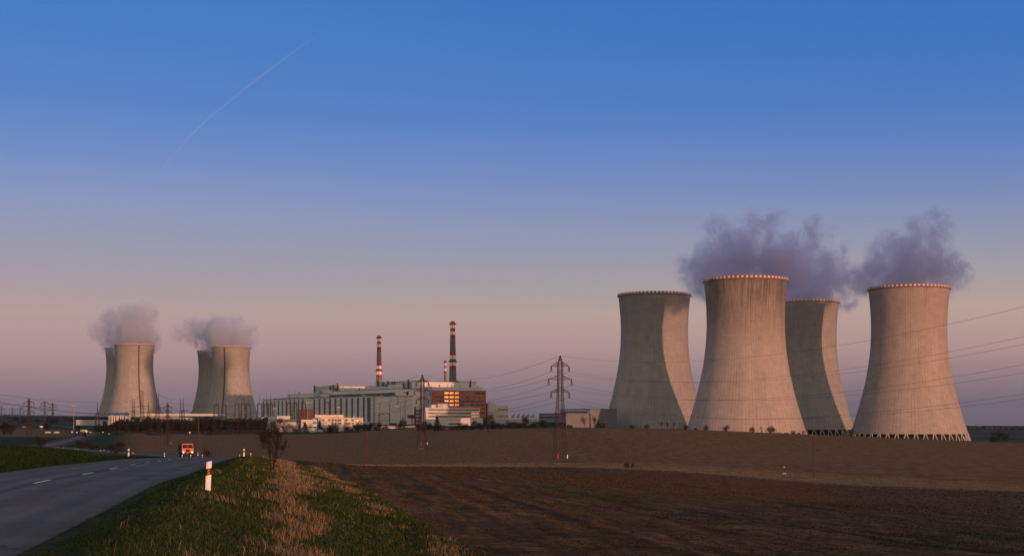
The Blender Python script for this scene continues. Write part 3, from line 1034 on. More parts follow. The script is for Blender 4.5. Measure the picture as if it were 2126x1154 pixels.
class Bld:
    """a building set by the photo column and depth of its front left corner, turned by rz; fronts face local -y"""
    def __init__(self, name, label, cat, px, Y, rz, pxr, ytop, depth, zb=None, sink=2.0):
        self.rz = math.radians(rz)
        self.Y = Y
        self.o = Vector(((px - CX) / F * Y, Y, 0))
        self.e = Vector((math.cos(self.rz), math.sin(self.rz), 0))
        self.d = Vector((-math.sin(self.rz), math.cos(self.rz), 0))
        self.W = self.span(pxr)
        self.D = depth
        zmin = min(G(p.x, p.y) for p in (self.o, self.o + self.e * self.W))
        self.zb = zmin if zb is None else zb
        self.H = (HY - ytop) / F * Y - self.zb
        self.root = empty(name, (self.o.x, self.o.y, self.zb), label, cat, self.rz)
        self.sink = sink

    def span(self, px, v=0.0, axis='e'):
        """how far along the front (or along the depth) the photo column px lies"""
        k = (px - CX) / F
        a = self.o + self.d * v
        e = self.e if axis == 'e' else self.d
        return (k * a.y - a.x) / (e.x - k * e.y)

    def z(self, py, u=0.0, v=0.0):
        p = self.o + self.e * u + self.d * v
        return (HY - py) / F * p.y - self.zb

    def wall(self, m, z1=None, name='wall', x0=0.0, x1=None, y0=0.0, y1=None, z0=None):
        mb = MB().box(x0, y0, -self.sink if z0 is None else z0, self.W if x1 is None else x1, self.D if y1 is None else y1, self.H if z1 is None else z1)
        return mb.build(name, m, self.root)

    def box(self, name, m, x0, y0, z0, x1, y1, z1, parent=None):
        return MB().box(x0, y0, z0, x1, y1, z1).build(name, m, parent or self.root)

    def window(self, x, z, w_, h, lights=3, glass=None, frame=None, proud=0.10, y=0.0, tilt=0.0):
        """a frame with its panes as a sub-part, on the front face"""
        f = MB().box(x, y - proud, z, x + w_, y + 0.02, z + h).build('window', frame or m_frame, self.root)
        p = MB()
        g = min(w_ * 0.035 + 0.05, 0.17)
        lw = (w_ - g * (lights + 1)) / lights
        for k in range(lights):
            a = x + g + k * (lw + g)
            s = math.tan(tilt) * lw
            p.add([(a, y - proud - 0.03 - s, z + g), (a + lw, y - proud - 0.03, z + g), (a + lw, y - proud - 0.03, z + h - g), (a, y - proud - 0.03 - s, z + h - g)], [(0, 1, 2, 3)])
        p.build('pane', glass or m_glass, f)
        return f

    def strip(self, x0, x1, z, h, n, glass=None, frame=None, y=0.0):
        """a band window"""
        return self.window(x0, z, x1 - x0, h, n, glass, frame, 0.12, y)


# --- near turbine hall: the sheet-clad end wall to the right, ribs of dark glazing down its long side
B = Bld("turbine_hall", "near turbine hall, pale end wall facing us, long side striped with dark glazing", "hall", 774, 1600, 35, 857, 822, 152)
B.wall(m_panel)
nst = 11
L = B.span(651, axis='d')
B.D = L
bpy.data.objects.remove(B.root.children[0])
B.wall(m_panel, y1=L)
for i in range(nst):
    y = 5 + (L - 9) * i / (nst - 1)
    B.box("window_strip", m_green, -0.25, y, 4.0, 0.02, y + (4.2 if i else 7.5), B.H - 1.5)
B.box("roof", m_roof, -0.4, -0.4, B.H, B.W + 0.4, L + 0.4, B.H + 0.6)
for i in range(1, 5):
    B.box("panel_joint", m_conc, B.W * i / 5 - 0.12, -0.06, 0.0, B.W * i / 5 + 0.12, 0.02, B.H - 0.3)
lad_x = 1.2
mb = MB()
for off in (-0.6, 0.6):
    mb.bar((lad_x + off, -0.9, 0), (lad_x + off, -0.9, B.H), 0.16)
for z in np.arange(1, B.H, 1.6):
    mb.bar((lad_x - 0.6, -0.9, z), (lad_x + 0.6, -0.9, z), 0.14)
mb.build("ladder", steel_m, B.root)
B.box("loading_door", m_dark, 22, -0.15, -1.0, 34, 0.02, 2.4)
mb = MB()                                           # green portal frame before the end wall
gx0, gx1 = 4.5, 18.5
for x in (gx0, gx1):
    mb.bar((x, -6, -1), (x, -6, 13.0), 0.45)
mb.bar((gx0, -6, 13.0), (gx1, -6, 13.0), 0.45)
mb.bar((gx0, -6, 5.5), (gx1, -6, 5.5), 0.30)
p = B.root.matrix_basis @ Vector((gx0, -6, 0))
frame = mb.build("portal_frame", m_greenr, None)
frame.matrix_world = Matrix.Translation((B.o.x, B.o.y, B.zb)) @ Matrix.Rotation(B.rz, 4, 'Z')
tag(frame, "dark green steel portal frame standing before the near turbine hall's end wall", "portal frame")

# the lower, wider block between the near hall and the reactor block
I = Bld("intermediate_building", "pale mid height block with one dark opening, rising behind the near turbine hall", "building", 822, 1668, 35, 878, 807, 150)
LI = I.span(688, axis='d')
I.wall(m_panel2, y1=LI)
I.box("roof", m_roof, -0.3, -0.3, I.H, I.W + 0.3, LI + 0.3, I.H + 0.5)
I.box("opening", m_dark, I.span(843.5), -0.3, I.z(819), I.span(848), 0.02, I.z(812))
I.box("opening", m_dark, I.span(838.5), -0.3, I.z(815), I.span(840.5), 0.02, I.z(812.5))
I.box("green_gallery", m_greenr, -5.5, 2, I.H - 9.0, 0.0, LI - 4, I.H - 4.6)
I.box("gallery_wall", m_panel, -5.0, 1, -1, -0.02, LI - 2, I.H - 9.2)
I.box("plant_room", m_white, 4, 8, I.H + 0.55, 14, 26, I.H + 5.6)
I.box("plant_room", m_white, 2, 46, I.H + 0.55, 16, 78, I.H + 4.0)

# near reactor block
Rn = Bld("reactor_building", "near reactor block, long pale front above the brick offices, pipes along its left side", "reactor building", 855, 1685, 35, 989, 791.5, 120)
LR = Rn.span(780, axis='d')
Rn.wall(m_panel2, y1=LR)
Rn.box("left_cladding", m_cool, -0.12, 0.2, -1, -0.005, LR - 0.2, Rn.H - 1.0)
Rn.box("roof", m_roof, -0.3, -0.3, Rn.H, Rn.W + 0.3, LR + 0.3, Rn.H + 0.6)
for k, f_ in enumerate((0.06, 0.21, 0.44, 0.5, 0.62, 0.68, 0.76, 0.9)):
    y = LR * f_
    h = (2.5, -1.5, 1.0, 1.0, 2.0, -2.0, 1.5, 3.0)[k]
    MB().lathe([(0.9, Rn.H - 14), (0.9, Rn.H + h), (0.01, Rn.H + h)], 10, c=(-1.6, y, 0)).build("vent_pipe", steel_m, Rn.root)
for f_ in (0.07, 0.27, 0.42, 0.55, 0.66):
    MB().lathe([(0.7, Rn.H - 14), (0.7, Rn.H - 3.2), (0.55, Rn.H - 2.4), (0.01, Rn.H - 2.1)], 10, c=(Rn.W * f_, -1.0, 0)).build("vent_pipe", m_white, Rn.root)
MB().bar((Rn.W * 0.9, -1.2, Rn.H - 16), (Rn.W * 0.9, -1.2, Rn.H + 3), 0.7, n=8).build("vent_pipe", steel_m, Rn.root)

# far twin
Bf = Bld("turbine_hall", "far turbine hall, striped side mostly behind the switchyard gantries, narrow pale end", "hall", 632, 1765, 35, 655, 827, 120)
Lf = Bf.span(545, axis='d')
Bf.wall(m_panel2, y1=Lf)
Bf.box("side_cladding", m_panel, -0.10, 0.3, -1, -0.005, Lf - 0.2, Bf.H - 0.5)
for i in range(11):
    y = 3 + (Lf - 7) * i / 10
    Bf.box("window_strip", m_green, -0.3, y, 4.0, -0.08, y + 3.2, Bf.H - 1.5)
Bf.box("roof", m_roof, -0.4, -0.4, Bf.H, Bf.W + 0.4, Lf + 0.4, Bf.H + 0.6)
If_ = Bld("intermediate_building", "pale mid height block with green gallery, rising behind the far turbine hall", "building", 672, 1812, 35, 735, 817, 120)
LIf = If_.span(573, axis='d')
If_.wall(m_panel2, y1=LIf * 0.75)
If_.box("roof", m_roof, -0.3, -0.3, If_.H, If_.W + 0.3, LIf * 0.75 + 0.3, If_.H + 0.5)
If_.box("green_gallery", m_greenr, -4.5, 2, If_.H - 7.5, 0, LIf, If_.H - 4.2)
If_.box("gallery_wall", m_panel, -4.0, 1, -1, -0.02, LIf - 1, If_.H - 7.7)
If_.box("plant_room", m_white, 6, 4, If_.H + 0.55, 16, 14, If_.H + 5)
If_.box("tank", m_cool, -3, 10, If_.H - 4.0, -0.05, 24, If_.H + 3.0)
Rf = Bld("reactor_building", "far reactor block, beige front with white pipes, left of the thinner striped stack's foot", "reactor building", 705, 1905, 35, 800, 801, 100)
LRf = Rf.span(651, axis='d')
Rf.wall(m_panel2, y1=LRf)
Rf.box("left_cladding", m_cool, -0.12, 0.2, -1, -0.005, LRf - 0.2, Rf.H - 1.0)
Rf.box("roof", m_roof, -0.3, -0.3, Rf.H, Rf.W + 0.3, LRf + 0.3, Rf.H + 0.6)
for k, f_ in enumerate((0.04, 0.1, 0.2, 0.26, 0.32, 0.5, 0.56, 0.72, 0.93)):
    h = (4, -3, 2, -4, 1, -5, -5, -6, 3)[k]
    MB().lathe([(0.9, Rf.H - 14), (0.9, Rf.H + h), (0.01, Rf.H + h)], 10, c=(-1.6, LRf * f_, 0)).build("vent_pipe", steel_m, Rf.root)
for f_ in (0.14, 0.34, 0.54, 0.70):
    MB().lathe([(0.7, Rf.H - 14), (0.7, Rf.H - 3.0), (0.55, Rf.H - 2.2), (0.01, Rf.H - 1.9)], 10, c=(Rf.W * f_, -1.0, 0)).build("vent_pipe", m_white, Rf.root)
Rf.box("walkway", steel_m, -6.0, 4, Rf.H - 13.5, -0.2, LRf - 4, Rf.H - 12.5)

# red brick office block
O = Bld("brick_office_building", "red brick office block with six rows of windows, some flashing orange", "office building", 897, 1480, 14, 1009, 803, 26)
zb1 = O.z(810)
O.wall(m_brick, z1=zb1)
O.box("parapet", m_white, 0.4, 0.3, zb1, O.W - 3.4, 24, O.H)
O.box("stair_tower", m_cool, -3.9, 2.0, -2, -0.02, 22, O.H + 0.4)
O.box("edge_pier", m_brick, O.W - 0.8, -0.35, -1, O.W, 0.02, zb1)
cols = [O.span(645 - 645 + 640 + x / 4.44) for x in (1156, 1206, 1255, 1302, 1350, 1400, 1448, 1496, 1544, 1592)]
rows = [O.z(640 + y / 4.44) for y in (789, 826, 862, 898, 936, 972, 1007)]
ww, wh = O.span(640 + 1195 / 4.44) - cols[0], (rows[0] - rows[1]) * 0.55
rj = random.Random(4)
for r, z in enumerate(rows):
    for c_, x in enumerate(cols):
        if r >= 4 and c_ < 9:
            continue
        lit = (r == 0 and c_ in (2, 3, 4)) or (r == 1 and c_ in (2, 3, 4)) or (r == 2 and c_ in (2, 3, 4)) or (r == 3 and c_ in (3, 4))  # panes that get the orange glint colour
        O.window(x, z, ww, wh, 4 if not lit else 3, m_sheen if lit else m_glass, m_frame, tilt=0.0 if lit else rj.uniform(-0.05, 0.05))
for c_ in range(11):
    x = (cols[c_] if c_ < 10 else O.W - 0.9) - 0.55
    O.box("brick_pilaster", m_brick, x - 0.18, -0.28, rows[-1] - 2, x + 0.18, 0.02, zb1 - 0.4)
for k, x in enumerate((9, 22, 31, 41, 50)):
    MB().lathe([(0.35, O.H), (0.35, O.H + 1.8), (0.5, O.H + 1.9), (0.01, O.H + 2.2)], 8, c=(x, 6, 0)).build("roof_vent", steel_m, O.root)

# white office wing before it
Wg = Bld("white_office_wing", "long white office wing with three bands of windows, before the brick block", "office building", 882, 1400, 13.9, 996, 846, 16)
Wg.wall(m_white)
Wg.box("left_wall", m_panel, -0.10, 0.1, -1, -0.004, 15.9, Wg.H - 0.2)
for y0_, y1_ in ((926, 941), (958, 973), (988, 1003)):
    za, zb_ = Wg.z(640 + y1_ / 4.44), Wg.z(640 + y0_ / 4.44)
    xa = Wg.span(889)
    xb = Wg.span(978)
    Wg.strip(xa, xb, za, zb_ - za, 34)
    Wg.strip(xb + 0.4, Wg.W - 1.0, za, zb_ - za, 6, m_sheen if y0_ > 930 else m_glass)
for x, z in ((898, 935), (902, 966), (912, 937), (921, 967), (934, 935), (947, 966), (955, 936), (928, 999), (940, 998), (970, 937)):
    u = Wg.span(x)
    Wg.box("air_conditioner", m_frame, u, -0.7, Wg.z(640 + (z + 10) / 4.44), u + 0.9, -0.14, Wg.z(640 + (z + 2) / 4.44))
Wg.box("penthouse", m_white, Wg.span(897), 3, Wg.H, Wg.span(906.5), 9, Wg.H + 3.1)
Wg.box("penthouse", m_cool, Wg.span(910), 3, Wg.H, Wg.span(921), 9, Wg.H + 4.2)
Wg.box("penthouse", m_white, Wg.span(921.3), 3, Wg.H, Wg.span(932), 9, Wg.H + 3.9)
Wg.box("cornice", m_white, -0.15, -0.18, Wg.H - 0.7, Wg.W + 0.15, -0.002, Wg.H + 0.12)
# the side wing, seen end on, with floors of pale panels
Sw = Bld("stair_wing", "grey side wing with stacked pale panels, left of the white office wing", "building", 863, 1420, 10, 881.5, 845, 14)
Sw.wall(m_rust)
for k in range(5):
    zt = Sw.H - 0.6 - k * Sw.H / 5.2
    Sw.box("panel", m_cool, 0.4, -0.4, zt - 2.0, Sw.W - 0.3, -0.002, zt)
Br = Bld("sky_bridge", "brown covered bridge between the near turbine hall and the grey side wing", "bridge", 847, 1440, 10, 864, 861, 4, zb=None)
Br.box("deck", m_rust, 0, 0, Br.z(868), Br.W, 4, Br.H)
Br.box("pillar", m_conc, Br.W * 0.45, 1.2, -2, Br.W * 0.45 + 1.2, 2.6, Br.z(868))
# low front wing
Lw = Bld("low_office_annex", "low white annex in front of the white office wing, small windows under its eaves", "building", 925, 1340, 6, 1003, 868, 12)
Lw.wall(m_white)
for k in range(9):
    Lw.window(1.2 + k * 1.3, Lw.H - 1.8, 0.9, 0.8, 1, m_glass)
Lw.window(Lw.span(976), Lw.H - 1.8, 1.1, 0.9, 1)
Lw.window(Lw.span(982), Lw.H - 1.8, 1.1, 0.9, 1)
Lw.strip(Lw.span(931), Lw.span(962), 1.0, 1.7, 14)
Lw.box("eaves", m_white, -0.2, -0.5, Lw.H, Lw.W + 0.2, 12.2, Lw.H + 0.35)

# cream block to the right
K = Bld("cream_block", "tall grey cream block with a lower orange banded wing, right of the brick offices", "building", 1013.5, 1500, 21, 1029, 836.5, 22)
K.wall(m_cream)
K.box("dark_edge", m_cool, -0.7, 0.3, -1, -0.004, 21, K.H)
x1 = K.span(1055)
zt = K.z(842)
K.box("wing", m_cream, K.W + 0.05, -0.3, -2, x1, 20, zt)
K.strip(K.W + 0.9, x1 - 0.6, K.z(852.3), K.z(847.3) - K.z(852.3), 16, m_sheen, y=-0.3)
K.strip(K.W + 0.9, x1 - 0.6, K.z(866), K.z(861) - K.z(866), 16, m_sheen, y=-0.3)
# low hall with slanted roof vents
V = Bld("ventilated_hall", "low white hall with five slanted vents on its roof, right of the cream block", "hall", 1055, 1380, 2, 1119, 867, 14)
V.wall(m_white)
V.box("lower_front", m_cool, -14, -4, -2, V.W - 3, -0.02, V.z(869.5))
for k, px in enumerate((1065, 1075.5, 1086, 1096, 1106)):
    u = V.span(px)
    MB().prism([(u - 1.4, V.H - 0.01), (u + 1.4, V.H - 0.01), (u + 1.4, V.H + 2.2), (u + 2.2, V.H + 4.4), (u + 1.5, V.H + 4.5), (u - 0.2, V.H + 2.6), (u - 1.4, V.H + 1.8)], 4, 7).build("roof_vent", m_conc, V.root)
V.box("garage_roof", m_conc, 0.5, -12, V.z(877.5, 0, -12), V.W * 0.45, -4.1, V.z(875.5, 0, -12))
V.box("garage_wall", m_cream, 2.5, -11, -2, V.W * 0.4, -4.1, V.z(878, 0, -12))
# long grey halls behind the lattice pylon
H1 = Bld("grey_store_hall", "low blue grey hall with a dark window band, behind the lattice pylon in the field", "hall", 1119, 1180, -60, 1176, 859, 22)
H1.wall(m_drab)
H1.strip(0.6, H1.W - 0.6, H1.z(868), H1.z(863.5) - H1.z(868), 18, frame=m_cool)
H1.box("plinth", m_dark, 0.5, -0.15, -1, H1.W - 0.5, -0.002, H1.z(876.5))
H1.box("roof", m_roof, -0.3, -0.4, H1.H, H1.W + 0.3, 22.3, H1.H + 0.5)
H2 = Bld("grey_store_hall", "taller grey hall with a high dark window band, half behind the shadowed cooling tower", "hall", 1162, 1210, -60, 1226, 850.5, 26)
H2.wall(m_drab)
H2.box("upper_cladding", m_cool, 0, -0.2, H2.z(859), H2.W, -0.002, H2.H - 0.02)
H2.strip(1.5, H2.W - 4.0, H2.z(857.5), H2.z(854) - H2.z(857.5), 20, y=-0.2, frame=m_cool)
H2.box("end_cladding", m_drab, H2.W + 0.002, 0.1, -1, H2.W + 0.12, 25.9, H2.H - 0.1)
H2.box("door", m_dark, H2.W + 0.10, 4, -1, H2.W + 0.2, 14, H2.z(878.5))
H2.box("roof", m_roof, -0.4, -0.5, H2.H + 0.02, H2.W + 0.3, 26.3, H2.H + 0.55)
MB().bar((H2.W * 0.6, 6, H2.H), (H2.W * 0.6, 6, H2.H + 1.7), 0.3).build("roof_vent", steel_m, H2.root)

# low sunlit pavilions at the near edge of the plant
A1 = Bld("entrance_pavilion", "low white pavilion with a grey pitched roof, beside the lone bare tree", "building", 568, 1270, 6, 625, 876, 12)
A1.wall(m_white)
MB().prism([(-0.6, A1.H - 0.02), (A1.W + 0.6, A1.H - 0.02), (A1.W - 0.4, A1.H + 2.6), (0.4, A1.H + 2.6)], -0.8, 12.4).build("roof", m_roof, A1.root)
for px in (585.5, 592, 599.5, 606, 612, 618.5):
    A1.window(A1.span(px), A1.H * 0.42, 1.7, 1.4, 2)
A1.box("doorway", m_dark, A1.span(612), -0.1, 0, A1.span(618), 0.02, A1.H * 0.3)
A1.box("upper_storey", m_white, A1.span(575, 4), 4, A1.H + 2.62, A1.span(602, 4), 11, A1.z(863, 0, 4))
A1.box("upper_side", m_blue, A1.span(572, 4), 4.2, A1.H + 2.62, A1.span(575, 4) - 0.02, 11, A1.z(864, 0, 4))
A2 = Bld("two_storey_office", "two storey white office with paired windows, between the grey roofed pavilion and parked cars", "office building", 625.5, 1262, 11.4, 658, 871.5, 14)
A2.wall(m_white)
for px in (628, 640, 649):
    for py, h in ((879, 1.6), (888, 1.3)):
        A2.window(A2.span(px), A2.z(py), 3.4, h, 3, m_sheen if (px == 640 and py < 880) else m_glass)
A2.box("cornice", m_white, -0.2, -0.25, A2.H, A2.W + 0.2, 14.2, A2.H + 0.35)
A2.box("chimney_block", m_cream, A2.W * 0.78, 3, A2.H + 0.36, A2.W * 0.88, 5, A2.H + 1.4)
A3 = Bld("canteen_building", "long pinkish two storey building with one tall orange tinted window", "building", 667, 1290, 12, 754, 867, 16)
A3.wall(m_cream)
A3.box("side_wing", m_cool, A3.span(660.5, 1.0), 1.0, -2, -0.02, 15, A3.H - 0.2)
for i, px in enumerate((669, 675, 681.5, 688.5, 694.5, 700.5, 704, 717, 723, 730, 740)):
    for py, h in ((873.5, 1.6), (880, 1.4)):
        if i < 2 and py > 875:
            A3.window(A3.span(px + 1), A3.z(py) + 0.5, 1.0, 0.7, 1)
        else:
            A3.window(A3.span(px), A3.z(py), 1.9, h, 2, m_sheen if (i, py) in ((1, 873.5), (2, 880), (8, 873.5)) else m_glass)
A3.window(A3.span(709.8), A3.z(882.5), 1.8, A3.z(869.5) - A3.z(882.5), 1, m_sheen)
A3.box("upper_storey", m_cream, A3.span(654, 6), 6, A3.H + 0.01, A3.span(713, 6), 15, A3.z(860.5, 0, 6))
A3.strip(A3.span(655, 6), A3.span(712, 6), A3.z(864.6, 0, 6), 1.3, 14, m_sheen, y=6)
A3.box("cornice", m_cream, -0.2, -0.25, A3.H - 0.5, A3.W + 0.2, -0.002, A3.H + 0.3)
Ar = Bld("arched_hall", "small hall with an arched green gable, left of the grey roofed pavilion", "hall", 541, 1300, 4, 570, 874, 14)
Ar.wall(m_white)
arc = [(0, Ar.H - 0.01), (Ar.W * 0.55, Ar.H - 0.01)] + [(Ar.W * 0.55 * math.cos(a) if a < 1.4 else Ar.W * 0.55 * 0.17 * (1.57 - a) / 0.17, Ar.H + 4.2 * math.sin(a)) for a in (0.02,)]
arc = [(0.0, Ar.H)] + [(Ar.W * 0.52, Ar.H)] + [(Ar.W * 0.52 - Ar.W * 0.52 * math.sin(t_), Ar.H + 4.0 * math.cos(t_) ** 0.9) for t_ in np.linspace(0, 1.5, 8)]
MB().prism(arc, -0.3, 12).build("arched_gable", m_greenr, Ar.root)
Ar.box("upper_wall", m_cream, Ar.W * 0.53, 0.4, Ar.H + 0.01, Ar.W, 12, Ar.H + 4.1)
mb = MB()
for i in range(7):
    a, b_ = arc[2 + i], arc[3 + i]
    mb.bar((a[0], -0.5, a[1] + 0.2), (b_[0], -0.5, b_[1] + 0.2), 0.35)
mb.build("roof_rim", m_white, Ar.root)

# far left: blue topped block, long low hall, low pink wall
U = Bld("blue_topped_building", "white building with two blue panels along its top, before the left cooling towers", "building", 225, 1650, 4, 264, 856, 20)
U.wall(m_white, z1=U.z(862))
for a_, b_ in ((225, 242), (244, 261)):
    U.box("blue_panel", m_blue, U.span(a_), -0.25, U.z(862) + 0.02, U.span(b_), 18, U.H)
for px in (229.5, 234.5, 239.5, 247, 252, 257):
    U.box("window_strip", m_glass, U.span(px), -0.15, 1.0, U.span(px + 1.9), 0.02, U.z(863))
T = Bld("water_hall", "long low hall with a pale roof, spread between the two left cooling tower pairs", "hall", 290, 2000, 0, 452, 858.5, 60)
T.wall(m_conc, z1=T.z(863))
MB().prism([(-1, T.z(863)), (T.W + 1, T.z(863)), (T.W - 2, T.H), (2, T.H)], -1.5, 58).build("roof", m_panel, T.root)
T.box("green_side", m_greenr, T.W * 0.55, -0.3, -1, T.W - 1, -0.01, T.z(863) - 0.3)
T2 = Bld("white_store", "small white store with bluish walls, before the long pale roofed hall", "building", 352, 1900, 0, 392, 867.5, 20)
T2.wall(m_cool)
T2.box("roof", m_white, -0.3, -0.3, T2.H, T2.W + 0.3, 20.3, T2.H + 0.6)
for (a_, b_, yt, Y_, lab) in ((272, 345, 872.3, 1420, "sunlit pinkish wall peeping over the dark trees beneath the left cooling tower"),
                              (443, 486, 869.5, 1430, "sunlit low pinkish building over the dark trees before the switchyard gantries")):
    Wb = Bld("low_building", lab, "building", a_, Y_, 3, b_, yt, 10)
    Wb.wall(m_cream)
    Wb.box("roof", m_roof, -0.3, -0.3, Wb.H, Wb.W + 0.3, 10.3, Wb.H + 0.4)
    for k in range(5):
        Wb.window(1.5 + k * Wb.W / 5.3, Wb.H - 1.6, 1.6, 0.9, 2)
Rb = Bld("transformer_house", "red brown switch house behind the gantries, before the far turbine hall's end", "building", 621, 1500, 10, 649, 850, 12)
Rb.wall(m_rust)
Rb.box("roof", m_roof, -0.3, -0.3, Rb.H, Rb.W + 0.3, 12.3, Rb.H + 0.4)
Rb.box("door", m_dark, 4, -0.12, 0, 8, 0.02, 5)
Sb = Bld("site_shed", "pale flat roofed sheds left of the blue topped building", "shed", 158, 1750, 0, 222, 872.5, 14)
Sb.wall(m_cool)
Sb.box("roof", m_panel2, -0.3, -0.3, Sb.H, Sb.W + 0.3, 14.3, Sb.H + 0.5)
Sb.box("door", m_greenr, Sb.W * 0.86, -0.12, -1, Sb.W - 0.5, 0.02, Sb.H - 0.2)


# roof clutter: ducts, fans and small boxes
rj = random.Random(8)
for bb, n_, y0_, y1_ in ((B, 10, 4, 140), (I, 12, 4, 140), (Rn, 9, 4, 110), (Bf, 6, 4, 90), (If_, 7, 4, 80), (Rf, 7, 4, 80), (Wg, 7, 3, 13), (A3, 5, 2, 6), (H2, 4, 3, 22), (K, 3, 2, 18), (V, 4, 8, 13)):
    for k in range(n_):
        x, y = rj.uniform(0.06, 0.9) * bb.W, rj.uniform(y0_, y1_)
        h = bb.H + (0.6 if bb is not Wg else 0.02)
        s_ = rj.uniform(0.5, 1.0) * (2.2 if bb.D > 60 else 1.0)
        if k % 3 == 0:
            MB().lathe([(s_ * 0.5, h), (s_ * 0.5, h + s_), (s_ * 0.75, h + s_ * 1.05), (s_ * 0.7, h + s_ * 1.3), (0.02, h + s_ * 1.45)], 10, c=(x, y, 0)).build("roof_fan", m_conc, bb.root)
        else:
            q_ = MB().box(x, y, h, x + s_ * 1.6, y + s_ * 1.2, h + s_ * 0.8)
            q_.box(x + s_ * 1.6 + 0.01, y + s_ * 0.3, h + s_ * 0.2, x + s_ * 2.8, y + s_ * 0.7, h + s_ * 0.55)
            q_.build("roof_duct", m_frame if k % 2 else m_cool, bb.root)
for bb in (B, I, Rn):
    mb = MB()
    for x0, x1, y in ((0, bb.W, 0.2),):
        for k in range(int(bb.W / 3) + 1):
            mb.bar((k * 3.0, y, bb.H + 0.5), (k * 3.0, y, bb.H + 1.6), 0.06)
        mb.bar((x0, y, bb.H + 1.6), (x1, y, bb.H + 1.6), 0.06).bar((x0, y, bb.H + 1.1), (x1, y, bb.H + 1.1), 0.05)
    mb.build("roof_railing", steel_m, bb.root)
for k in range(3):
    x = B.W * (0.42 + 0.19 * k)
    MB().path([(x, -0.5, 0), (x, -0.5, B.H * 0.8), (x + 1.2, -0.5, B.H * 0.86), (x + 1.2, -0.5, B.H - 0.5)], 0.22, n=6).build("drain_pipe", m_conc, B.root)


# --- striped stacks


def striped_stack(px, Y, ytop, ybase, r_top, r_bot, stripes, galleries, m, label):
    x = (px - CX) / F * Y
    zb = G(x, Y)
    Zt = (HY - ytop) / F * Y - zb
    root = empty("chimney_stack", (x, Y, zb), label, "chimney", group="red and white banded vent stacks")
    zv = (HY - ybase) / F * Y - zb                  # where the roofs hide it
    def rad(z):
        t_ = (z - zv) / (Zt - zv)
        return r_bot + (r_top - r_bot) * t_
    MB().lathe([(rad(z), z) for z in np.linspace(-1, Zt - 0.05, 14)] + [(rad(Zt) - 0.5, Zt - 0.05), (rad(Zt) - 0.5, Zt - 4)], 32).build("shaft", m, root)
    for y0_, y1_, cc_ in stripes:
        za, zb_ = (HY - y1_) / F * Y - zb, (HY - y0_) / F * Y - zb
        MB().lathe([(rad(za) + 0.04, za), (rad(zb_) + 0.04, zb_)], 32).build("red_band" if cc_ == 'r' else "white_band", m_red if cc_ == 'r' else m_wpaint, root)
    for yg in galleries:
        z = (HY - yg) / F * Y - zb
        r = rad(z)
        mb = MB().lathe([(r, z - 0.2), (r + 1.5, z), (r + 1.5, z + 0.15), (r, z + 0.15)], 24)
        mb.lathe([(r + 1.45, z + 0.15), (r + 1.45, z + 1.3), (r + 1.38, z + 1.3), (r + 1.38, z + 0.15)], 24)
        mb.build("gallery", m_rust, root)
    mb = MB()
    for sg in (-0.35, 0.35):
        mb.path([(sg, -(rad(z) + 0.35), z) for z in np.linspace(0, Zt, 10)], 0.12)
    mb.build("ladder", steel_m, root)
    return root


Z = lambda v: 640 + v / 4.44
striped_stack(787, 2134, Z(252), 793, 2.75, 4.4, [(Z(252), Z(279), 'r'), (Z(279), Z(305), 'w'), (Z(305), Z(329), 'r'), (Z(329), Z(356), 'w'), (Z(356), Z(381), 'r'),
              (Z(505), Z(528), 'r'), (Z(528), Z(556), 'w'), (Z(556), Z(582), 'r'), (Z(582), Z(609), 'w'), (Z(609), Z(634), 'r')], [Z(274), Z(578)], m_stack,
              "brownish stack banded bright red and white, between the far and near reactor blocks")
striped_stack(940, 1741, Z(120), 792, 2.75, 4.5, [(Z(120), Z(153), 'r'), (Z(153), Z(182), 'w'), (Z(182), Z(213), 'r'), (Z(213), Z(244), 'w'), (Z(244), Z(273), 'r'),
              (Z(405), Z(434), 'r'), (Z(434), Z(466), 'w'), (Z(466), Z(498), 'r'), (Z(498), Z(528), 'w'), (Z(528), Z(558), 'r')], [Z(150), Z(494)], m_stack2,
              "tallest grey stack banded red and white, behind the brick office block")
striped_stack(924.5, 2600, Z(480), 792, 1.85, 2.7, [(Z(480), Z(505), 'r'), (Z(505), Z(528), 'w'), (Z(528), Z(551), 'r'), (Z(551), Z(577), 'w'), (Z(577), Z(600), 'r')], [Z(498)], m_stack,
              "shortest, most slender banded stack, just left of the tallest one")

# light masts, a wall and a lamp before the plant
def mast(px, Y, ytop, ybase, label, head=True):
    z0 = G((px - CX) / F * Y, Y)
    x = (px - CX) / F * Y
    h = (HY - ytop) / F * Y - z0
    r = empty("light_mast", (x, Y, z0), label, "light mast", group="floodlight masts of the power station")
    MB().bar((0, 0, -0.5), (0, 0, h), 0.34, 0.2, n=8).build("pole", m_conc, r)
    if head:
        b_ = MB().box(-1.5, -0.15, h - 0.1, 1.5, 0.15, h + 0.15)
        for k in (-1.3, -0.45, 0.45, 1.3):
            b_.box(k - 0.3, -0.5, h + 0.15, k + 0.3, 0.1, h + 0.7)
        b_.build("floodlights", m_frame, r)
    return r


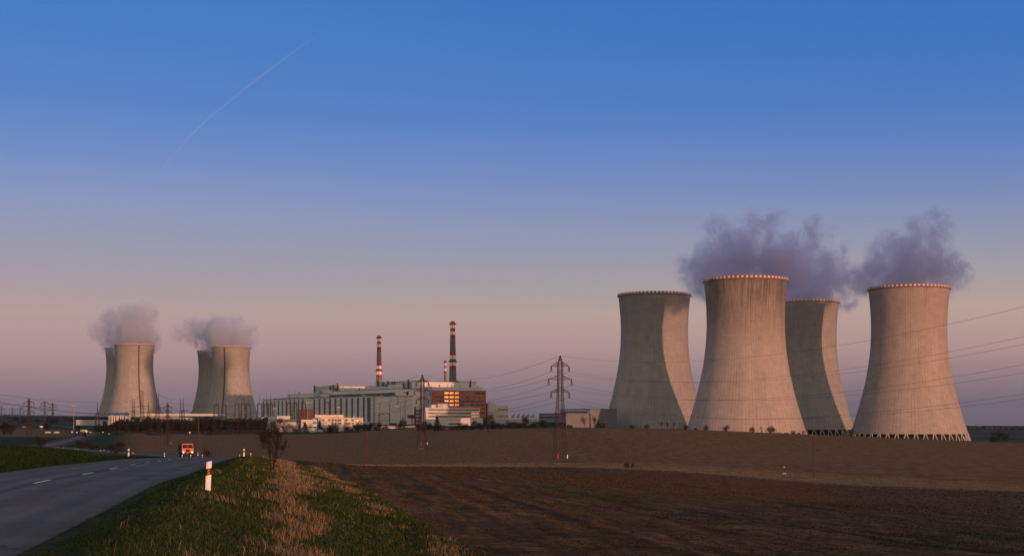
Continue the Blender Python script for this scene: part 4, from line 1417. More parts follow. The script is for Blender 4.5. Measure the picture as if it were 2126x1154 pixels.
mast(824.7, 1330, 844, 885, "light mast with a wide head before the near hall's end wall")
mast(831.3, 1560, 836, 880, "light mast on the right of two tall ones against the near hall's end wall")
mast(788.6, 1570, 837, 880, "light mast near the left corner of the near hall's end wall")
mast(702.5, 1280, 846, 886, "light mast before the long pinkish building")
mast(638.5, 1300, 836, 872, "light mast rising behind the two storey white office")
mast(153, 1210, 843, 892, "tall pinkish light mast beside the road crossing")
mast(314, 1500, 839, 868, "light mast with a side lamp before the left cooling tower")
mast(570, 1320, 848, 864, "twin lamp mast before the far turbine hall's striped side")
x, Y = (739.8 - CX) / F * 1255, 1255
lr = empty("street_lamp", (x, Y, G(x, Y)), "street lamp glowing orange at the long pinkish building's right end", "street lamp")
h = (HY - 873) / F * Y - G(x, Y)
MB().bar((0, 0, -0.3), (0, 0, h), 0.12, 0.08, n=8).build("pole", steel_m, lr)
MB().path([(0, 0, h), (0.3, -0.1, h + 0.35), (1.0, -0.3, h + 0.45)], 0.07, n=6).build("arm", steel_m, lr)
MB().lathe([(0.05, 0.0), (0.55, 0.1), (0.6, 0.35), (0.1, 0.55)], 12, c=(1.0, -0.3, h + 0.0)).build("lamp_head", m_lamp, lr)
Wl = Bld("concrete_wall", "low pale concrete wall behind the parked cars, before the near turbine hall", "wall", 744, 1262, 2, 862, 884, 0.4)
Wl.wall(m_conc)
Wl.box("coping", m_cream, -0.1, -0.1, Wl.H, Wl.W + 0.1, 0.5, Wl.H + 0.15)
Wl2 = Bld("concrete_wall", "low pale concrete wall before the low white annex", "wall", 928, 1240, 2, 980, 885.6, 0.4)
Wl2.wall(m_cream)
for px, zt, lab in ((1412, 876.5, "dark green pipe post left of the nearest steaming tower's foot"), (1748.5, 882, "dark green pipe post before the right foot of the half hidden tower")):
    Y = 960
    x = (px - CX) / F * Y
    z0 = G(x, Y)
    r = empty("vent_post", (x, Y, z0), lab, "vent post")
    h = (HY - zt) / F * Y - z0
    MB().bar((0, 0, -1), (0, 0, h - 0.9), 0.55, 0.5, n=12).build("pipe", m_greenr, r)
    MB().lathe([(0.5, h - 0.9), (0.75, h - 0.8), (0.75, h - 0.2), (0.1, h)], 12).build("cap", m_greenr, r)

# ------------------------------------------------------------------ pylons, masts, gantries, wires
m_lat = mat('rusty_lattice', (0.036, 0.021, 0.018), 0.75, 0.3, 0.6)
m_lat2 = mat('grey_lattice', (0.030, 0.027, 0.027), 0.7, 0.3, 0.6)
m_ins = mat('insulator_glass', (0.035, 0.030, 0.030), 0.3, 0.1, 3.0)
m_wire = mat('wire', (0.055, 0.050, 0.052), 0.5, 0.1, 0.2)


def lattice(mb, zs, hw, r_leg, r_br, cx=0.0, cy=0.0):
    """a square lattice shaft: four corner legs and crossed braces between the levels zs"""
    W_ = [hw(z) for z in zs]
    cs = [(-1, -1), (1, -1), (1, 1), (-1, 1)]
    for i in range(len(zs) - 1):
        for k in range(4):
            a, b_ = cs[k], cs[(k + 1) % 4]
            A0 = (cx + a[0] * W_[i], cy + a[1] * W_[i], zs[i])
            A1 = (cx + a[0] * W_[i + 1], cy + a[1] * W_[i + 1], zs[i + 1])
            B0 = (cx + b_[0] * W_[i], cy + b_[1] * W_[i], zs[i])
            B1 = (cx + b_[0] * W_[i + 1], cy + b_[1] * W_[i + 1], zs[i + 1])
            mb.bar(A0, A1, r_leg)
            mb.bar(A0, B1, r_br, n=3)
            mb.bar(B0, A1, r_br, n=3)
            if i % 2 == 0:
                mb.bar(A0, B0, r_br, n=3)


def field_pylon(loc, rz, sc, label, fat=1.0, plates=True, m=None, armk=1.0, group="lattice pylons carrying the wires"):
    m = m or m_lat
    root = empty("lattice_pylon", loc, label, "pylon", rz, group)
    root.scale = (sc, sc, sc)
    hw = lambda z: float(np.interp(z, [0, 6, 13, 23, 32.6, 35], [2.0, 1.68, 1.32, 0.76, 0.66, 0.04]))
    mb = MB()
    lattice(mb, [0, 3.2, 6.2, 8.9, 11.3, 13.4, 15.2, 16.9, 18.5, 20, 21.5, 23, 24.3, 25.6, 27, 28.3, 29.7, 31.1, 32.6, 34, 35], hw, 0.095 * fat, 0.042 * fat)
    mb.build("shaft", m, root)
    MB().box(-2.2, -2.2, -1.0, 2.2, -1.7, 0.25).box(-2.2, 1.7, -1.0, 2.2, 2.2, 0.25).build("footing", m_conc, root)
    tips = []
    for z, L in ((31.6, 3.05 * armk), (27.3, 3.95 * armk), (23.1, 3.10 * armk)):
        am = MB()
        w0 = hw(z)
        for s in (-1, 1):
            for yy in (-w0, w0):
                am.bar((s * w0, yy, z), (s * L, yy * 0.12, z), 0.075 * fat)
                am.bar((s * w0, yy, z + 1.25), (s * L, yy * 0.12, z + 0.06), 0.065 * fat)
                for t_ in (0.3, 0.62):
                    xx = s * (w0 + (L - w0) * t_)
                    am.bar((xx, yy * (1 - 0.88 * t_), z), (xx, yy * (1 - 0.88 * t_), z + 1.25 * (1 - t_)), 0.035 * fat, n=3)
                am.bar((s * w0, yy, z + 1.25), (s * (w0 + (L - w0) * 0.3), yy * 0.74, z), 0.035 * fat, n=3)
        am.build("crossarm", m, root)
        for s in (-1, 1):
            im = MB()
            for k in (-1, 1):
                im.bar((s * L + k * 0.06, 0, z - 0.05), (s * L + k * 0.40, k * 0.35, z - 1.75), 0.10 * fat, 0.10 * fat, n=6)
            im.build("insulator", m_ins, root)
            tips.append(Vector((s * L, 0, z - 1.75)))
    tips.append(Vector((0, 0, 35.0)))
    if plates:
        MB().box(-1.6, -1.98, 1.9, -1.3, -1.90, 3.1).build("warning_plate", m_red, root)
        MB().box(1.62, -1.98, 1.9, 1.92, -1.90, 3.1).build("number_plate", m_wpaint, root)
    root['tips'] = [list(t_) for t_ in tips]
    M_ = Matrix.Translation(loc) @ Matrix.Rotation(rz, 4, 'Z') @ Matrix.Scale(sc, 4)
    del root['tips']
    return root, [M_ @ t_ for t_ in tips]


def wire(a, b_, sag, r, label, group, n=26):
    a, b_ = Vector(a), Vector(b_)
    pts = []
    for k in range(n + 1):
        t_ = k / n
        p = a.lerp(b_, t_)
        p.z -= 4 * sag * t_ * (1 - t_)
        pts.append(p - a)
    o = MB().path(pts, r, n=4).build("power_line", m_wire, None, loc=a)
    return tag(o, label, "power line", group)


def loc_at(px, Y, sink=0.2):
    v = at(px, Y, sink)
    return v


lA = loc_at(1163, 455)
lB = loc_at(877, 668)
lC = loc_at(348, 800)
pA, tA = field_pylon(lA, math.radians(18), ((HY - 738) / F * 455 - lA.z) / 35, "largest lattice pylon, standing alone in the stubble field in mid picture", 1.25)
pB, tB = field_pylon(lB, math.radians(24), ((HY - 778) / F * 668 - lB.z) / 35, "lattice pylon in the field before the white office wing", 1.6)
pC, tC = field_pylon(lC, math.radians(55), ((HY - 836) / F * 800 - lC.z) / 35, "thin lattice pylon behind the orange truck's road, before the dark tree belt", 1.7, armk=1.35)
lE = Vector((120, 180, G(120, 180) - 0.2))
pE, tE = field_pylon(lE, math.radians(20), (31.5 - lE.z) / 35, "lattice pylon in the ploughed field on the right", 1.0)

ORD = ["upper left", "upper right", "middle left", "middle right", "lower left", "lower right", "topmost"]
for k in range(7):
    a, b_ = tA[k], tE[k]
    if k < 6:
        b_ = b_ + Vector((0, 0, 0))
    wire(a, b_, 10.0, 0.027, "%s wire crossing in front of the four big cooling towers" % ORD[k], "wires crossing the big cooling towers", 40)
    wire(tA[k], tB[k], 4.6, 0.045, "%s wire between the largest pylon and the pylon before the white offices" % ORD[k], "wires between the two field pylons")
    wire(tB[k], tC[k], 7.0, 0.055, "%s wire running left from the pylon before the white offices" % ORD[k], "wires passing before the turbine halls")

lL = loc_at(60, 985)
pL, tL = field_pylon(lL, math.radians(40), ((HY - 827) / F * 985 - lL.z) / 35, "reddish lattice pylon on the green strip at the far left", 2.1, False, armk=1.5)
for k in range(7):
    wire(tC[k], tL[k], 5.0, 0.06, "%s wire between the thin pylon and the reddish far left pylon" % ORD[k], "wires between the left pylons")
    wire(tL[k], Vector((-560 + 3 * (k % 2), 1100, tL[k].z + 9)), 3.5, 0.07, "%s wire leaving the picture left of the reddish pylon" % ORD[k], "wires at the left edge")

for (px, Y, yt, rz, lab, fat) in (
        (93, 1500, 831, 15, "wide armed pylon between the reddish pylon and a faint grey one", 2.2),
        (109.5, 2050, 835, 5, "faint grey pylon just right of the wide armed one", 2.6),
        (25.5, 1650, 845, 20, "small dark pylon third from the left edge", 2.2),
        (42, 1750, 844, 20, "small thin pylon between the dark one and the reddish one", 2.0),
        (3, 1450, 842, 20, "small pylon cut by the left edge of the picture", 2.2),
        (12.5, 1900, 858, 20, "lowest small pylon near the left edge", 2.0),
        (139, 2300, 861, 20, "tiny pylon left of the tall pinkish light mast", 2.0)):
    l_ = loc_at(px, Y)
    field_pylon(l_, math.radians(rz), ((HY - yt) / F * Y - l_.z) / 35, lab, fat * 1.25, False, m_lat2, 1.45)


def terminal_tower(px, Y, yt, lab, hw0=3.0, m=None, twin=True):
    l_ = loc_at(px, Y)
    m = m or m_lat2
    root = empty("terminal_tower", l_, lab, "lattice tower", 0.2, "lattice towers of the switchyard")
    H = (HY - yt) / F * Y - l_.z
    hb = H * 0.58
    mb = MB()
    lattice(mb, list(np.linspace(0, hb, 7)), lambda z: hw0 + (1.1 - hw0) * z / hb, 0.30, 0.15)
    mb.build("shaft", m, root)
    MB().box(-1.3, -1.3, hb, 1.3, 1.3, hb + 0.9).build("platform", m, root)
    for s in ((-1, 1) if twin else (0,)):
        mb = MB()
        lattice(mb, list(np.linspace(hb + 0.9, H, 6)), lambda z: 0.42 - 0.36 * (z - hb) / (H - hb), 0.20, 0.10, cx=s * 1.0)
        mb.build("spike", m, root)
    am = MB()
    am.bar((-4.2, 0, hb + 0.3), (4.2, 0, hb + 0.3), 0.16)
    am.build("crossarm", m, root)
    for s in (-1, 1):
        im = MB().bar((s * 1.2, -0.9, hb + 0.5), (s * 1.2, 0.9, hb + 0.5), 0.2)
        for yy in (-0.9, 0.9):
            im.path([(s * 1.2, yy, hb + 0.5), (s * 5.5, yy * 1.6, hb - 0.3), (s * 9.5, yy * 2.2, hb - 1.7)], 0.22, 0.14)
        im.build("insulator", m_ins, root)
    return root, [Vector((l_.x - 4.1, l_.y, l_.z + hb)), Vector((l_.x + 4.1, l_.y, l_.z + hb)), Vector((l_.x, l_.y, l_.z + H))]


tt = []
for (px, Y, yt, lab, hw0, m_, tw) in (
        (202, 1480, 835, "single spired lattice tower left of the blue topped building", 2.6, m_lat2, False),
        (277, 1560, 829, "twin spired lattice tower just right of the blue topped building", 2.4, m_lat2, True),
        (295, 1600, 811, "tallest twin spired lattice tower, before the laddered left cooling tower", 3.2, m_lat2, True),
        (327, 1600, 817, "twin spired lattice tower at the right edge of the left cooling tower", 3.2, m_lat2, True),
        (308.5, 1640, 833, "narrow reddish lattice mast between two twin spired towers", 1.2, m_lat, False),
        (375, 1520, 827, "left one of two thin reddish masts between the left cooling towers", 1.3, m_lat, False),
        (380.5, 1520, 826, "right one of two thin reddish masts between the left cooling towers", 1.3, m_lat, False)):
    tt.append(terminal_tower(px, Y, yt, lab, hw0, m_, tw)[1])
names = ["single spired tower", "first twin spired tower", "tallest twin spired tower", "right twin spired tower"]
prev = [Vector((-480, 1250, 26)), Vector((-476, 1250, 24)), Vector((-478, 1250, 31))]
for i in range(4):
    for k, w_ in enumerate(("left", "right", "top")):
        wire(prev[k], tt[i][k], 3.0, 0.15, "%s wire leading from the left to the %s" % (w_, names[i]), "wires of the switchyard's lattice towers", 14)
    prev = tt[i]
for k, w_ in enumerate(("left", "right", "top")):
    wire(tt[3][k], tt[5][k], 3.0, 0.13, "%s wire from the right twin spired tower to the reddish masts" % w_, "wires of the switchyard's lattice towers", 14)


def gantry(px, Y, yt, yrod, lab, m, wd=4.6):
    l_ = loc_at(px, Y)
    root = empty("switchyard_gantry", l_, lab, "gantry", 0.15, "gantries of the switchyard")
    H = (HY - yt) / F * Y - l_.z
    for s in (-1, 1):
        mb = MB()
        for q_ in (-1, 1):
            mb.bar((s * wd * 0.62 + q_ * 0.7, q_ * 2.0, -0.3), (s * wd * 0.40 + q_ * 0.25, q_ * 0.4, H), 0.32)
        for z in np.linspace(H * 0.1, H * 0.9, 7):
            t_ = z / H
            x = s * wd * (0.62 - 0.22 * t_)
            a = 0.7 - 0.45 * t_
            b_ = 2.0 - 1.6 * t_
            mb.bar((x - a, -b_, z), (x + a, b_, z + H * 0.1), 0.14, n=3)
            mb.bar((x + a, b_, z), (x - a, -b_, z + H * 0.1), 0.14, n=3)
        mb.build("leg", m, root)
    bm_ = MB()
    for yy in (-0.4, 0.4):
        for zz_ in (0, 0.9):
            bm_.bar((-wd * 0.55, yy, H + zz_), (wd * 0.55, yy, H + zz_), 0.2)
    for k in range(8):
        x0 = -wd * 0.55 + wd * 1.1 * k / 8
        bm_.bar((x0, -0.4, H), (x0 + wd * 0.1375, -0.4, H + 0.9), 0.07, n=3)
        bm_.bar((x0, 0.4, H + 0.9), (x0 + wd * 0.1375, 0.4, H), 0.07, n=3)
    bm_.build("beam", m, root)
    if yrod:
        MB().bar((0, 0, H + 0.9), (0, 0, (HY - yrod) / F * Y - l_.z), 0.2, 0.1, n=5).build("lightning_rod", m, root)
    return Vector((l_.x, l_.y, l_.z + H))


gt = []
for (px, Y, yt, yr, lab, m_) in (
        (449, 1480, 841, 824, "leftmost gantry, before the right laddered cooling tower", m_lat2),
        (465, 1500, 841, 0, "second gantry, by the foot of the cooling tower's ladder", m_lat2),
        (492, 1480, 839, 824, "third gantry, before the sunlit edge of the cooling tower", m_lat2),
        (505, 1520, 838, 817, "gantry with the tallest rod, before the cooling tower's right foot", m_lat2),
        (515.5, 1500, 839, 819, "gantry at the cooling tower's very right foot", m_lat2),
        (539, 1490, 838.5, 820, "gantry standing clear between cooling tower and turbine hall", m_lat2),
        (553, 1540, 840, 814, "gantry before the left end of the far turbine hall", m_lat2),
        (562, 1500, 838, 813, "reddish gantry before the first dark strips of the far hall", m_lat),
        (600, 1480, 838, 811, "reddish gantry before the middle of the far turbine hall", m_lat),
        (612, 1510, 837, 810, "taller rodded reddish gantry beside the one before mid hall", m_lat),
        (630, 1470, 836.5, 826, "reddish gantry before the red brown switch house", m_lat),
        (679, 1450, 836, 0, "dark gantry before the near turbine hall's left end", m_lat2)):
    gt.append(gantry(px, Y, yt, yr, lab, m_))
for i in range(len(gt) - 1):
    wire(gt[i], gt[i + 1], 1.6, 0.10, "busbar wire hung between gantries, span %s from the cooling tower" % ("one two three four five six seven eight nine ten eleven twelve".split()[i]), "wires between the gantries", 10)


# wooden poles in the fields
def wooden_pole(px, Y, yt, lab, arms, m, lean=0.0):
    l_ = loc_at(px, Y, 0.1)
    h = (HY - yt) / F * Y - l_.z
    root = empty("wooden_pole", l_, lab, "utility pole", 0.1, "wooden utility poles in the fields")
    MB().bar((0, 0, -0.5), (lean * h, 0, h), 0.21, 0.15, n=8).build("post", m, root)
    if arms == 1:
        MB().bar((lean * h - 1.2, -0.05, h - 0.75), (lean * h + 1.2, -0.05, h - 0.75), 0.10).build("crossarm", m, root)
    if arms == 2:
        MB().bar((lean * h, 0, h - 0.8), (lean * h - 0.7, 0, h + 0.15), 0.09).bar((lean * h, 0, h - 0.8), (lean * h + 0.7, 0, h + 0.15), 0.09).build("fork", m, root)
    for x in (-1.05, 0, 1.05):
        MB().bar((lean * h + x * (1 if arms == 1 else 0.65), 0, h - 0.65 + (0.7 if x == 0 or arms == 2 else 0)), (lean * h + x * (1 if arms == 1 else 0.65), 0, h - 0.35 + (0.7 if x == 0 or arms == 2 else 0)), 0.09, n=6).build("insulator", m_ins, root)
    return Vector((l_.x, l_.y, l_.z + h))


m_wood = mat('weathered_wood', (0.060, 0.036, 0.024), 0.9, 0.25, 1.0)
wp = [wooden_pole(412.5, 360, 870, "slim wooden pole beside the truck, warmly lit", 0, m_wood),
      wooden_pole(761, 400, 893, "dark wooden pole with small crossarm, left of the lattice pylons' field", 1, m_wood),
      wooden_pole(1305.5, 415, 904, "wooden pole with a crossarm and two scrubby plants at its foot", 1, m_wood),
      wooden_pole(1690.5, 372, 906, "leaning wooden pole with a forked top, before the half hidden tower", 2, m_wood, -0.025)]
for i, lab in enumerate(("thin wire from the truck side pole to the dark pole", "thin wire from the dark pole to the one with plants", "thin wire from the pole with plants to the forked pole")):
    wire(wp[i], wp[i + 1], 2.2, 0.012, lab, "wires between the wooden poles", 30)
# small marker in the field
l_ = loc_at(1628, 395, 0)
r = empty("field_marker", l_, "small concrete marker block with a white tipped rod, in the stubble field", "marker")
MB().prism([(-0.6, -0.2), (0.6, -0.2), (0.5, 0.35), (-0.5, 0.35)], -0.4, 0.4).build("block", m_conc, r)
MB().bar((0, 0, 0.35), (0, 0, 1.75), 0.04, n=6).build("rod", steel_m, r)
MB().lathe([(0.02, 1.7), (0.14, 1.75), (0.14, 2.0), (0.02, 2.05)], 8).build("tip", m_wpaint, r)

# ------------------------------------------------------------------ trees and bushes
m_bark = mat('dark_bark', (0.022, 0.015, 0.012), 0.9, 0.3, 3.0)
m_twig = mat('twigs', (0.026, 0.017, 0.014), 0.9, 0.35, 1.5)
m_twig2 = mat('pinkish_twigs', (0.085, 0.058, 0.050), 0.9, 0.3, 0.5)
m_twig3 = mat('olive_buds', (0.055, 0.038, 0.018), 0.9, 0.3, 0.5)
m_pine = mat('pine_needles', (0.014, 0.023, 0.010), 0.9, 0.55, 0.35)
m_pine2 = mat('dull_fir_needles', (0.017, 0.020, 0.013), 0.9, 0.5, 0.4)
m_redtwig = mat('reddish_dead_twigs', (0.020, 0.012, 0.009), 0.9, 0.4, 0.5)


def branchy(mb, p, d, L, r, depth, rnd, spread=0.6, kids=(2, 4), droop=0.0, wig=0.18):
    """recursive limbs; every limb is a few crooked tapered pieces"""
    k = 3 if depth > 1 else 2
    q_ = Vector(p)
    dd = Vector(d).normalized()
    pts = [q_.copy()]
    for i in range(k):
        dd = (dd + Vector((rnd.gauss(0, wig), rnd.gauss(0, wig), rnd.gauss(0.03 - droop, wig)))).normalized()
        q_ = q_ + dd * (L / k)
        pts.append(q_.copy())
    mb.path(pts, r, r * 0.62, n=5 if depth > 2 else 3)
    if depth <= 0:
        return
    for j in range(rnd.randint(*kids)):
        t_ = rnd.uniform(0.35, 1.0)
        i = min(int(t_ * k), k - 1)
        b_ = pts[i].lerp(pts[i + 1], t_ * k - i)
        nd = (dd + Vector((rnd.gauss(0, spread), rnd.gauss(0, spread), rnd.gauss(0.12, spread * 0.6)))).normalized()
        branchy(mb, b_, nd, L * rnd.uniform(0.5, 0.82), r * 0.58, depth - 1, rnd, spread, kids, droop, wig)


# the lone bare tree on the bank
tb = at(566, 70)
root = empty("bare_tree", tb, "lone bare tree with two dark stems on the grassy bank beside the road", "tree")
root.scale = (0.84, 0.95, 1.22)
rnd = random.Random(12)
mb = MB()
mb.path([(-0.13, 0.05, -0.1), (-0.15, 0.05, 0.35), (-0.17, 0.02, 0.8), (-0.14, 0, 1.2)], 0.045, 0.030, n=7)
mb.build("trunk", m_bark, root)
mb = MB()
mb.path([(0.06, -0.15, -0.15), (0.10, -0.12, 0.3), (0.22, -0.1, 0.62), (0.20, -0.08, 1.0), (0.14, -0.05, 1.35)], 0.042, 0.026, n=7)
mb.build("trunk", m_bark, root)
mb = MB()
for (p, d, L) in (((-0.14, 0, 1.2), (-0.25, 0, 1), 0.5), ((-0.17, 0, .8), (-.7, .2, .9), .6), ((-.16, .03, .55), (-.8, -.2, .8), .6), ((-.15, 0, 1.0), (.3, .3, 1), .5), ((.14, -.05, 1.35), (0, .1, 1), .42),
                 ((.20, -.08, 1.0), (.5, .1, .9), .5), ((.22, -.1, .62), (.9, -.2, .35), .55), ((.12, -.1, .35), (-.1, .5, 1), .6), ((-.16, 0, .9), (.1, -.4, 1), .55), ((.18, -.08, 1.15), (-.5, .2, .8), .5),
                 ((-.02, 0, .2), (0.05, .3, 1), .8), ((-.15, 0, .7), (-.4, .1, 1), .62), ((.2, -.08, .9), (.35, .2, 1), .5)):
    branchy(mb, p, d, L, 0.022, 4, rnd, 0.55, (3, 5), 0.0, 0.16)
mb.path([(.22, -.1, .62), (.40, -.12, .66), (.62, -.15, .58), (.80, -.15, .36), (.92, -.15, .2)], 0.014, 0.006, n=5)
mb.build("branches", m_twig, root)


def twig_bush(name, m, seed, n=260, h=1.0, w_=1.0, stem=0.25, thick=0.012, label="", cat="bush"):
    """a leafless shrub: sprays of fine twigs filling an uneven dome; unit sized, scaled per copy"""
    rnd = random.Random(seed)
    mb = MB()
    lobes = [(rnd.uniform(-0.45, 0.45) * w_, rnd.uniform(-0.45, 0.45) * w_, rnd.uniform(0.22, 0.70) * h, rnd.uniform(0.22, 0.34)) for _ in range(9)]
    for k in range(7):
        a = rnd.uniform(0, 6.28)
        lx, ly, lz, lr_ = lobes[k % 9]
        mb.path([(0.06 * math.cos(a), 0.06 * math.sin(a), -0.05), (lx * 0.4, ly * 0.4, lz * 0.5), (lx, ly, lz)], thick * 2.2, thick, n=4)
    for k in range(n):
        lx, ly, lz, lr_ = rnd.choice(lobes)
        d = Vector((rnd.gauss(0, 1), rnd.gauss(0, 1), rnd.gauss(0.25, 1))).normalized()
        p = Vector((lx, ly, lz)) + d * lr_ * rnd.uniform(0.15, 0.75)
        e = (d + Vector((rnd.gauss(0, .5), rnd.gauss(0, .5), rnd.gauss(0.3, .5)))).normalized()
        L = rnd.uniform(0.10, 0.26)
        q_ = p + e * L
        if q_.z < 0.02:
            q_.z = 0.02
        mb.bar(p, q_, thick, thick * 0.3, n=3)
        mb.bar(p.lerp(q_, 0.5), p.lerp(q_, 0.5) + (e + Vector((rnd.gauss(0, .7), rnd.gauss(0, .7), rnd.gauss(0, .7)))).normalized() * L * 0.6, thick * 0.7, thick * 0.25, n=3)
    st_ = MB()
    for k in range(4):
        a = rnd.uniform(0, 6.28)
        st_.bar((0.05 * math.cos(a), 0.05 * math.sin(a), -0.15), (0.14 * math.cos(a), 0.14 * math.sin(a), 0.3 * h), 0.03, 0.018, n=5)
    root = empty(name, (0, -900, -60), label, cat)
    st_.build("stems", m_bark, root)
    mb.build("twigs", m, root)
    return root


def leaf_cloud(rnd, lobes, n, size, squash=0.8):
    V, Fc = [], []
    for k in range(n):
        lx, ly, lz, lr_ = rnd.choice(lobes)
        d = Vector((rnd.gauss(0, 1), rnd.gauss(0, 1), rnd.gauss(0, 1))).normalized() * lr_ * (rnd.random() ** 0.45)
        c = Vector((lx, ly, lz)) + d
        a = Vector((rnd.gauss(0, 1), rnd.gauss(0, 1), rnd.gauss(0, 0.6))).normalized() * size * rnd.uniform(0.5, 1.3)
        b_ = a.cross(Vector((rnd.gauss(0, 1), rnd.gauss(0, 1), rnd.gauss(0, 1)))).normalized() * size * rnd.uniform(0.3, 0.8)
        i = len(V)
        V += [c - a, c + b_, c + a * 0.9, c - b_ * 0.8]
        Fc.append((i, i + 1, i + 2, i + 3))
    return V, Fc


def belt_tree(seed, m, needle, label, group, tall=1.0):
    """a plantation tree: bare pole below, ragged dark crown above; unit height"""
    rnd = random.Random(seed)
    root = empty("belt_tree", (0, -900, -60), label, "tree", 0, group)
    mb = MB()
    mb.path([(0, 0, -0.05), (rnd.gauss(0, .01), rnd.gauss(0, .01), 0.4), (rnd.gauss(0, .02), rnd.gauss(0, .02), 0.85)], 0.013, 0.006, n=5)
    for k in range(16):
        z = rnd.uniform(0.12, 0.7)
        a = rnd.uniform(0, 6.28)
        L = rnd.uniform(0.06, 0.16)
        mb.bar((0, 0, z), (L * math.cos(a), L * math.sin(a), z + rnd.uniform(-0.01, 0.08)), 0.005, 0.002, n=3)
    mb.build("trunk", m_bark, root)
    if needle:
        lobes = [(rnd.uniform(-.1, .1), rnd.uniform(-.1, .1), z, 0.17 - 0.11 * (z - 0.45) / 0.5 + rnd.uniform(-.02, .03)) for z in np.linspace(0.42, 0.94, 9)]
        V, Fc = leaf_cloud(rnd, lobes, 620, 0.030)
        mesh_np("crown", V, Fc, [m], root)
    else:
        mb = MB()
        for k in range(260):
            z = rnd.uniform(0.28, 0.95)
            R_ = 0.20 * math.sin(math.pi * min(1, max(0.05, (1.05 - z) / 0.8))) + 0.02
            a = rnd.uniform(0, 6.28)
            p = Vector((0.2 * R_ * math.cos(a), 0.2 * R_ * math.sin(a), z - 0.05))
            q_ = Vector((R_ * math.cos(a), R_ * math.sin(a), z + rnd.uniform(0, 0.1)))
            mb.bar(p, q_, 0.006, 0.002, n=3)
            mb.bar(p.lerp(q_, .5), p.lerp(q_, .5) + Vector((rnd.gauss(0, .04), rnd.gauss(0, .04), rnd.uniform(0, .08))), 0.004, 0.0015, n=3)
        mb.build("crown", m, root)
    return root


BELT_L1 = "dark pine with a bare lower trunk in the dense tree belt"
BELT_L2 = "leafless reddish brown tree with fine twigs in the dense tree belt"
G1, G2 = "pines of the tree belt", "leafless trees of the tree belt"
protos = [belt_tree(s_, m_pine, True, BELT_L1, G1) for s_ in (1, 2, 3)] + [belt_tree(s_, m_redtwig, False, BELT_L2, G2) for s_ in (5, 6)]
used = set()


def put(proto, loc, s, rz, label=None, group=None, sx=1.0, cat=None):
    """first use moves the pattern itself, later uses copy it"""
    if proto.name in used:
        o = copy_tree(proto)
    else:
        used.add(proto.name)
        o = proto
    o.location = loc
    o.scale = (s * sx, s * sx, s)
    o.rotation_euler = (0, 0, rz)
    if label:
        retag(o, label, cat, group)
    return o


rnd = random.Random(33)
row_top = lambda px: float(np.interp(px, [200, 225, 245, 300, 312, 330, 360, 400, 410, 470, 545], [884, 882, 873, 871, 866, 872, 871, 872, 867, 869, 871]))
for row, (Ya, n) in enumerate(((1165, 64), (1190, 62), (1222, 60), (1255, 56))):
    for k in range(n):
        px = 199 + (548 - 199) * (k + rnd.uniform(-.4, .4)) / (n - 1)
        Y = Ya + (px - 380) * 0.16 + rnd.uniform(-8, 8)
        l_ = at(px, Y, 0.1)
        top = (HY - row_top(px) - rnd.gauss(0, 1.6) + (1.0 if row > 1 else -1.5)) / F * Y - l_.z
        s_ = max(5.0, top)
        p = protos[rnd.choice([0, 1, 2, 0, 1, 2, 3, 4, 3] if row > 0 else [0, 3, 4, 3, 4, 1])]
        put(p, l_, s_, rnd.uniform(0, 6.28), sx=rnd.uniform(0.85, 1.25))

bushP = [twig_bush("bush", m_redtwig, 3, 420, thick=0.010), twig_bush("bush", m_twig, 8, 360, thick=0.011), twig_bush("bush", m_twig2, 9, 260, thick=0.009), twig_bush("bush", m_twig3, 10, 380, thick=0.011)]


def bush(px, Y, wpx, hpx, kind, label, sink=0.25):
    l_ = at(px, Y, sink)
    s = (hpx + 1.5) * Y / F + sink
    o = put(bushP[kind], l_, s, (px * 1.7) % 6.28, label)
    wx = wpx * Y / F / 1.35
    o.scale = (wx, wx, s)
    return o


bush(241, 405, 40, 29, 0, "rounded dark bush right of the far road, above the nearest left marker post")
bush(170, 530, 34, 20, 0, "left half of the low wide thicket inside the far road's bend")
bush(192, 500, 34, 18, 0, "right half of the low wide thicket inside the far road's bend")
bush(85, 600, 34, 26, 0, "dark bush at the edge of the green field, left of the far road")
bush(176, 930, 14, 13, 0, "small reddish bush beside the far road just before the crossing")
bush(97, 1420, 26, 17, 1, "dark bush beside the road beyond the crossing, left of the light mast")
bush(22, 1050, 26, 22, 0, "brownish scrub at the left edge, on the brown field")
bush(8, 1060, 24, 26, 0, "taller brownish scrub cut by the left edge of the picture")
bush(1315, 880, 20, 8, 1, "low dark bush before the shadowed cooling tower's foot")
bush(1342, 885, 14, 9, 1, "thin grey bush right of the low dark one before the shadowed tower")
bush(1426, 870, 16, 10, 1, "spreading bush just right of the left green pipe post")
bush(1443, 868, 10, 4, 1, "tiny reddish bush at the left foot of the nearest steaming tower")
bush(1467, 866, 14, 12, 1, "slender bush before the lower left of the nearest steaming tower")
bush(1508, 862, 17, 13, 1, "round bush, second from left before the nearest steaming tower")
bush(1563, 860, 17, 12, 1, "round bush before the middle of the nearest steaming tower")
bush(1598, 858, 26, 16, 1, "largest dark bush before the nearest steaming tower")
bush(1648, 856, 18, 9, 2, "pale twiggy bush before the nearest tower's lower right edge")
bush(1667, 856, 12, 10, 2, "pale thin bush between the nearest tower and the half hidden one")
bush(1768, 856, 26, 18, 3, "olive brown bush between the half hidden tower and the rightmost one")
bush(1834, 854, 10, 4, 1, "tiny bush before the rightmost cooling tower's struts")
bush(1299, 414, 12, 12, 1, "scrubby plant left of the crossarmed wooden pole's foot")
bush(1312.5, 414, 10, 10, 1, "scrubby plant right of the crossarmed wooden pole's foot")
bush(432, 318, 20, 17, 1, "small crooked bare shrub right of the truck's road")
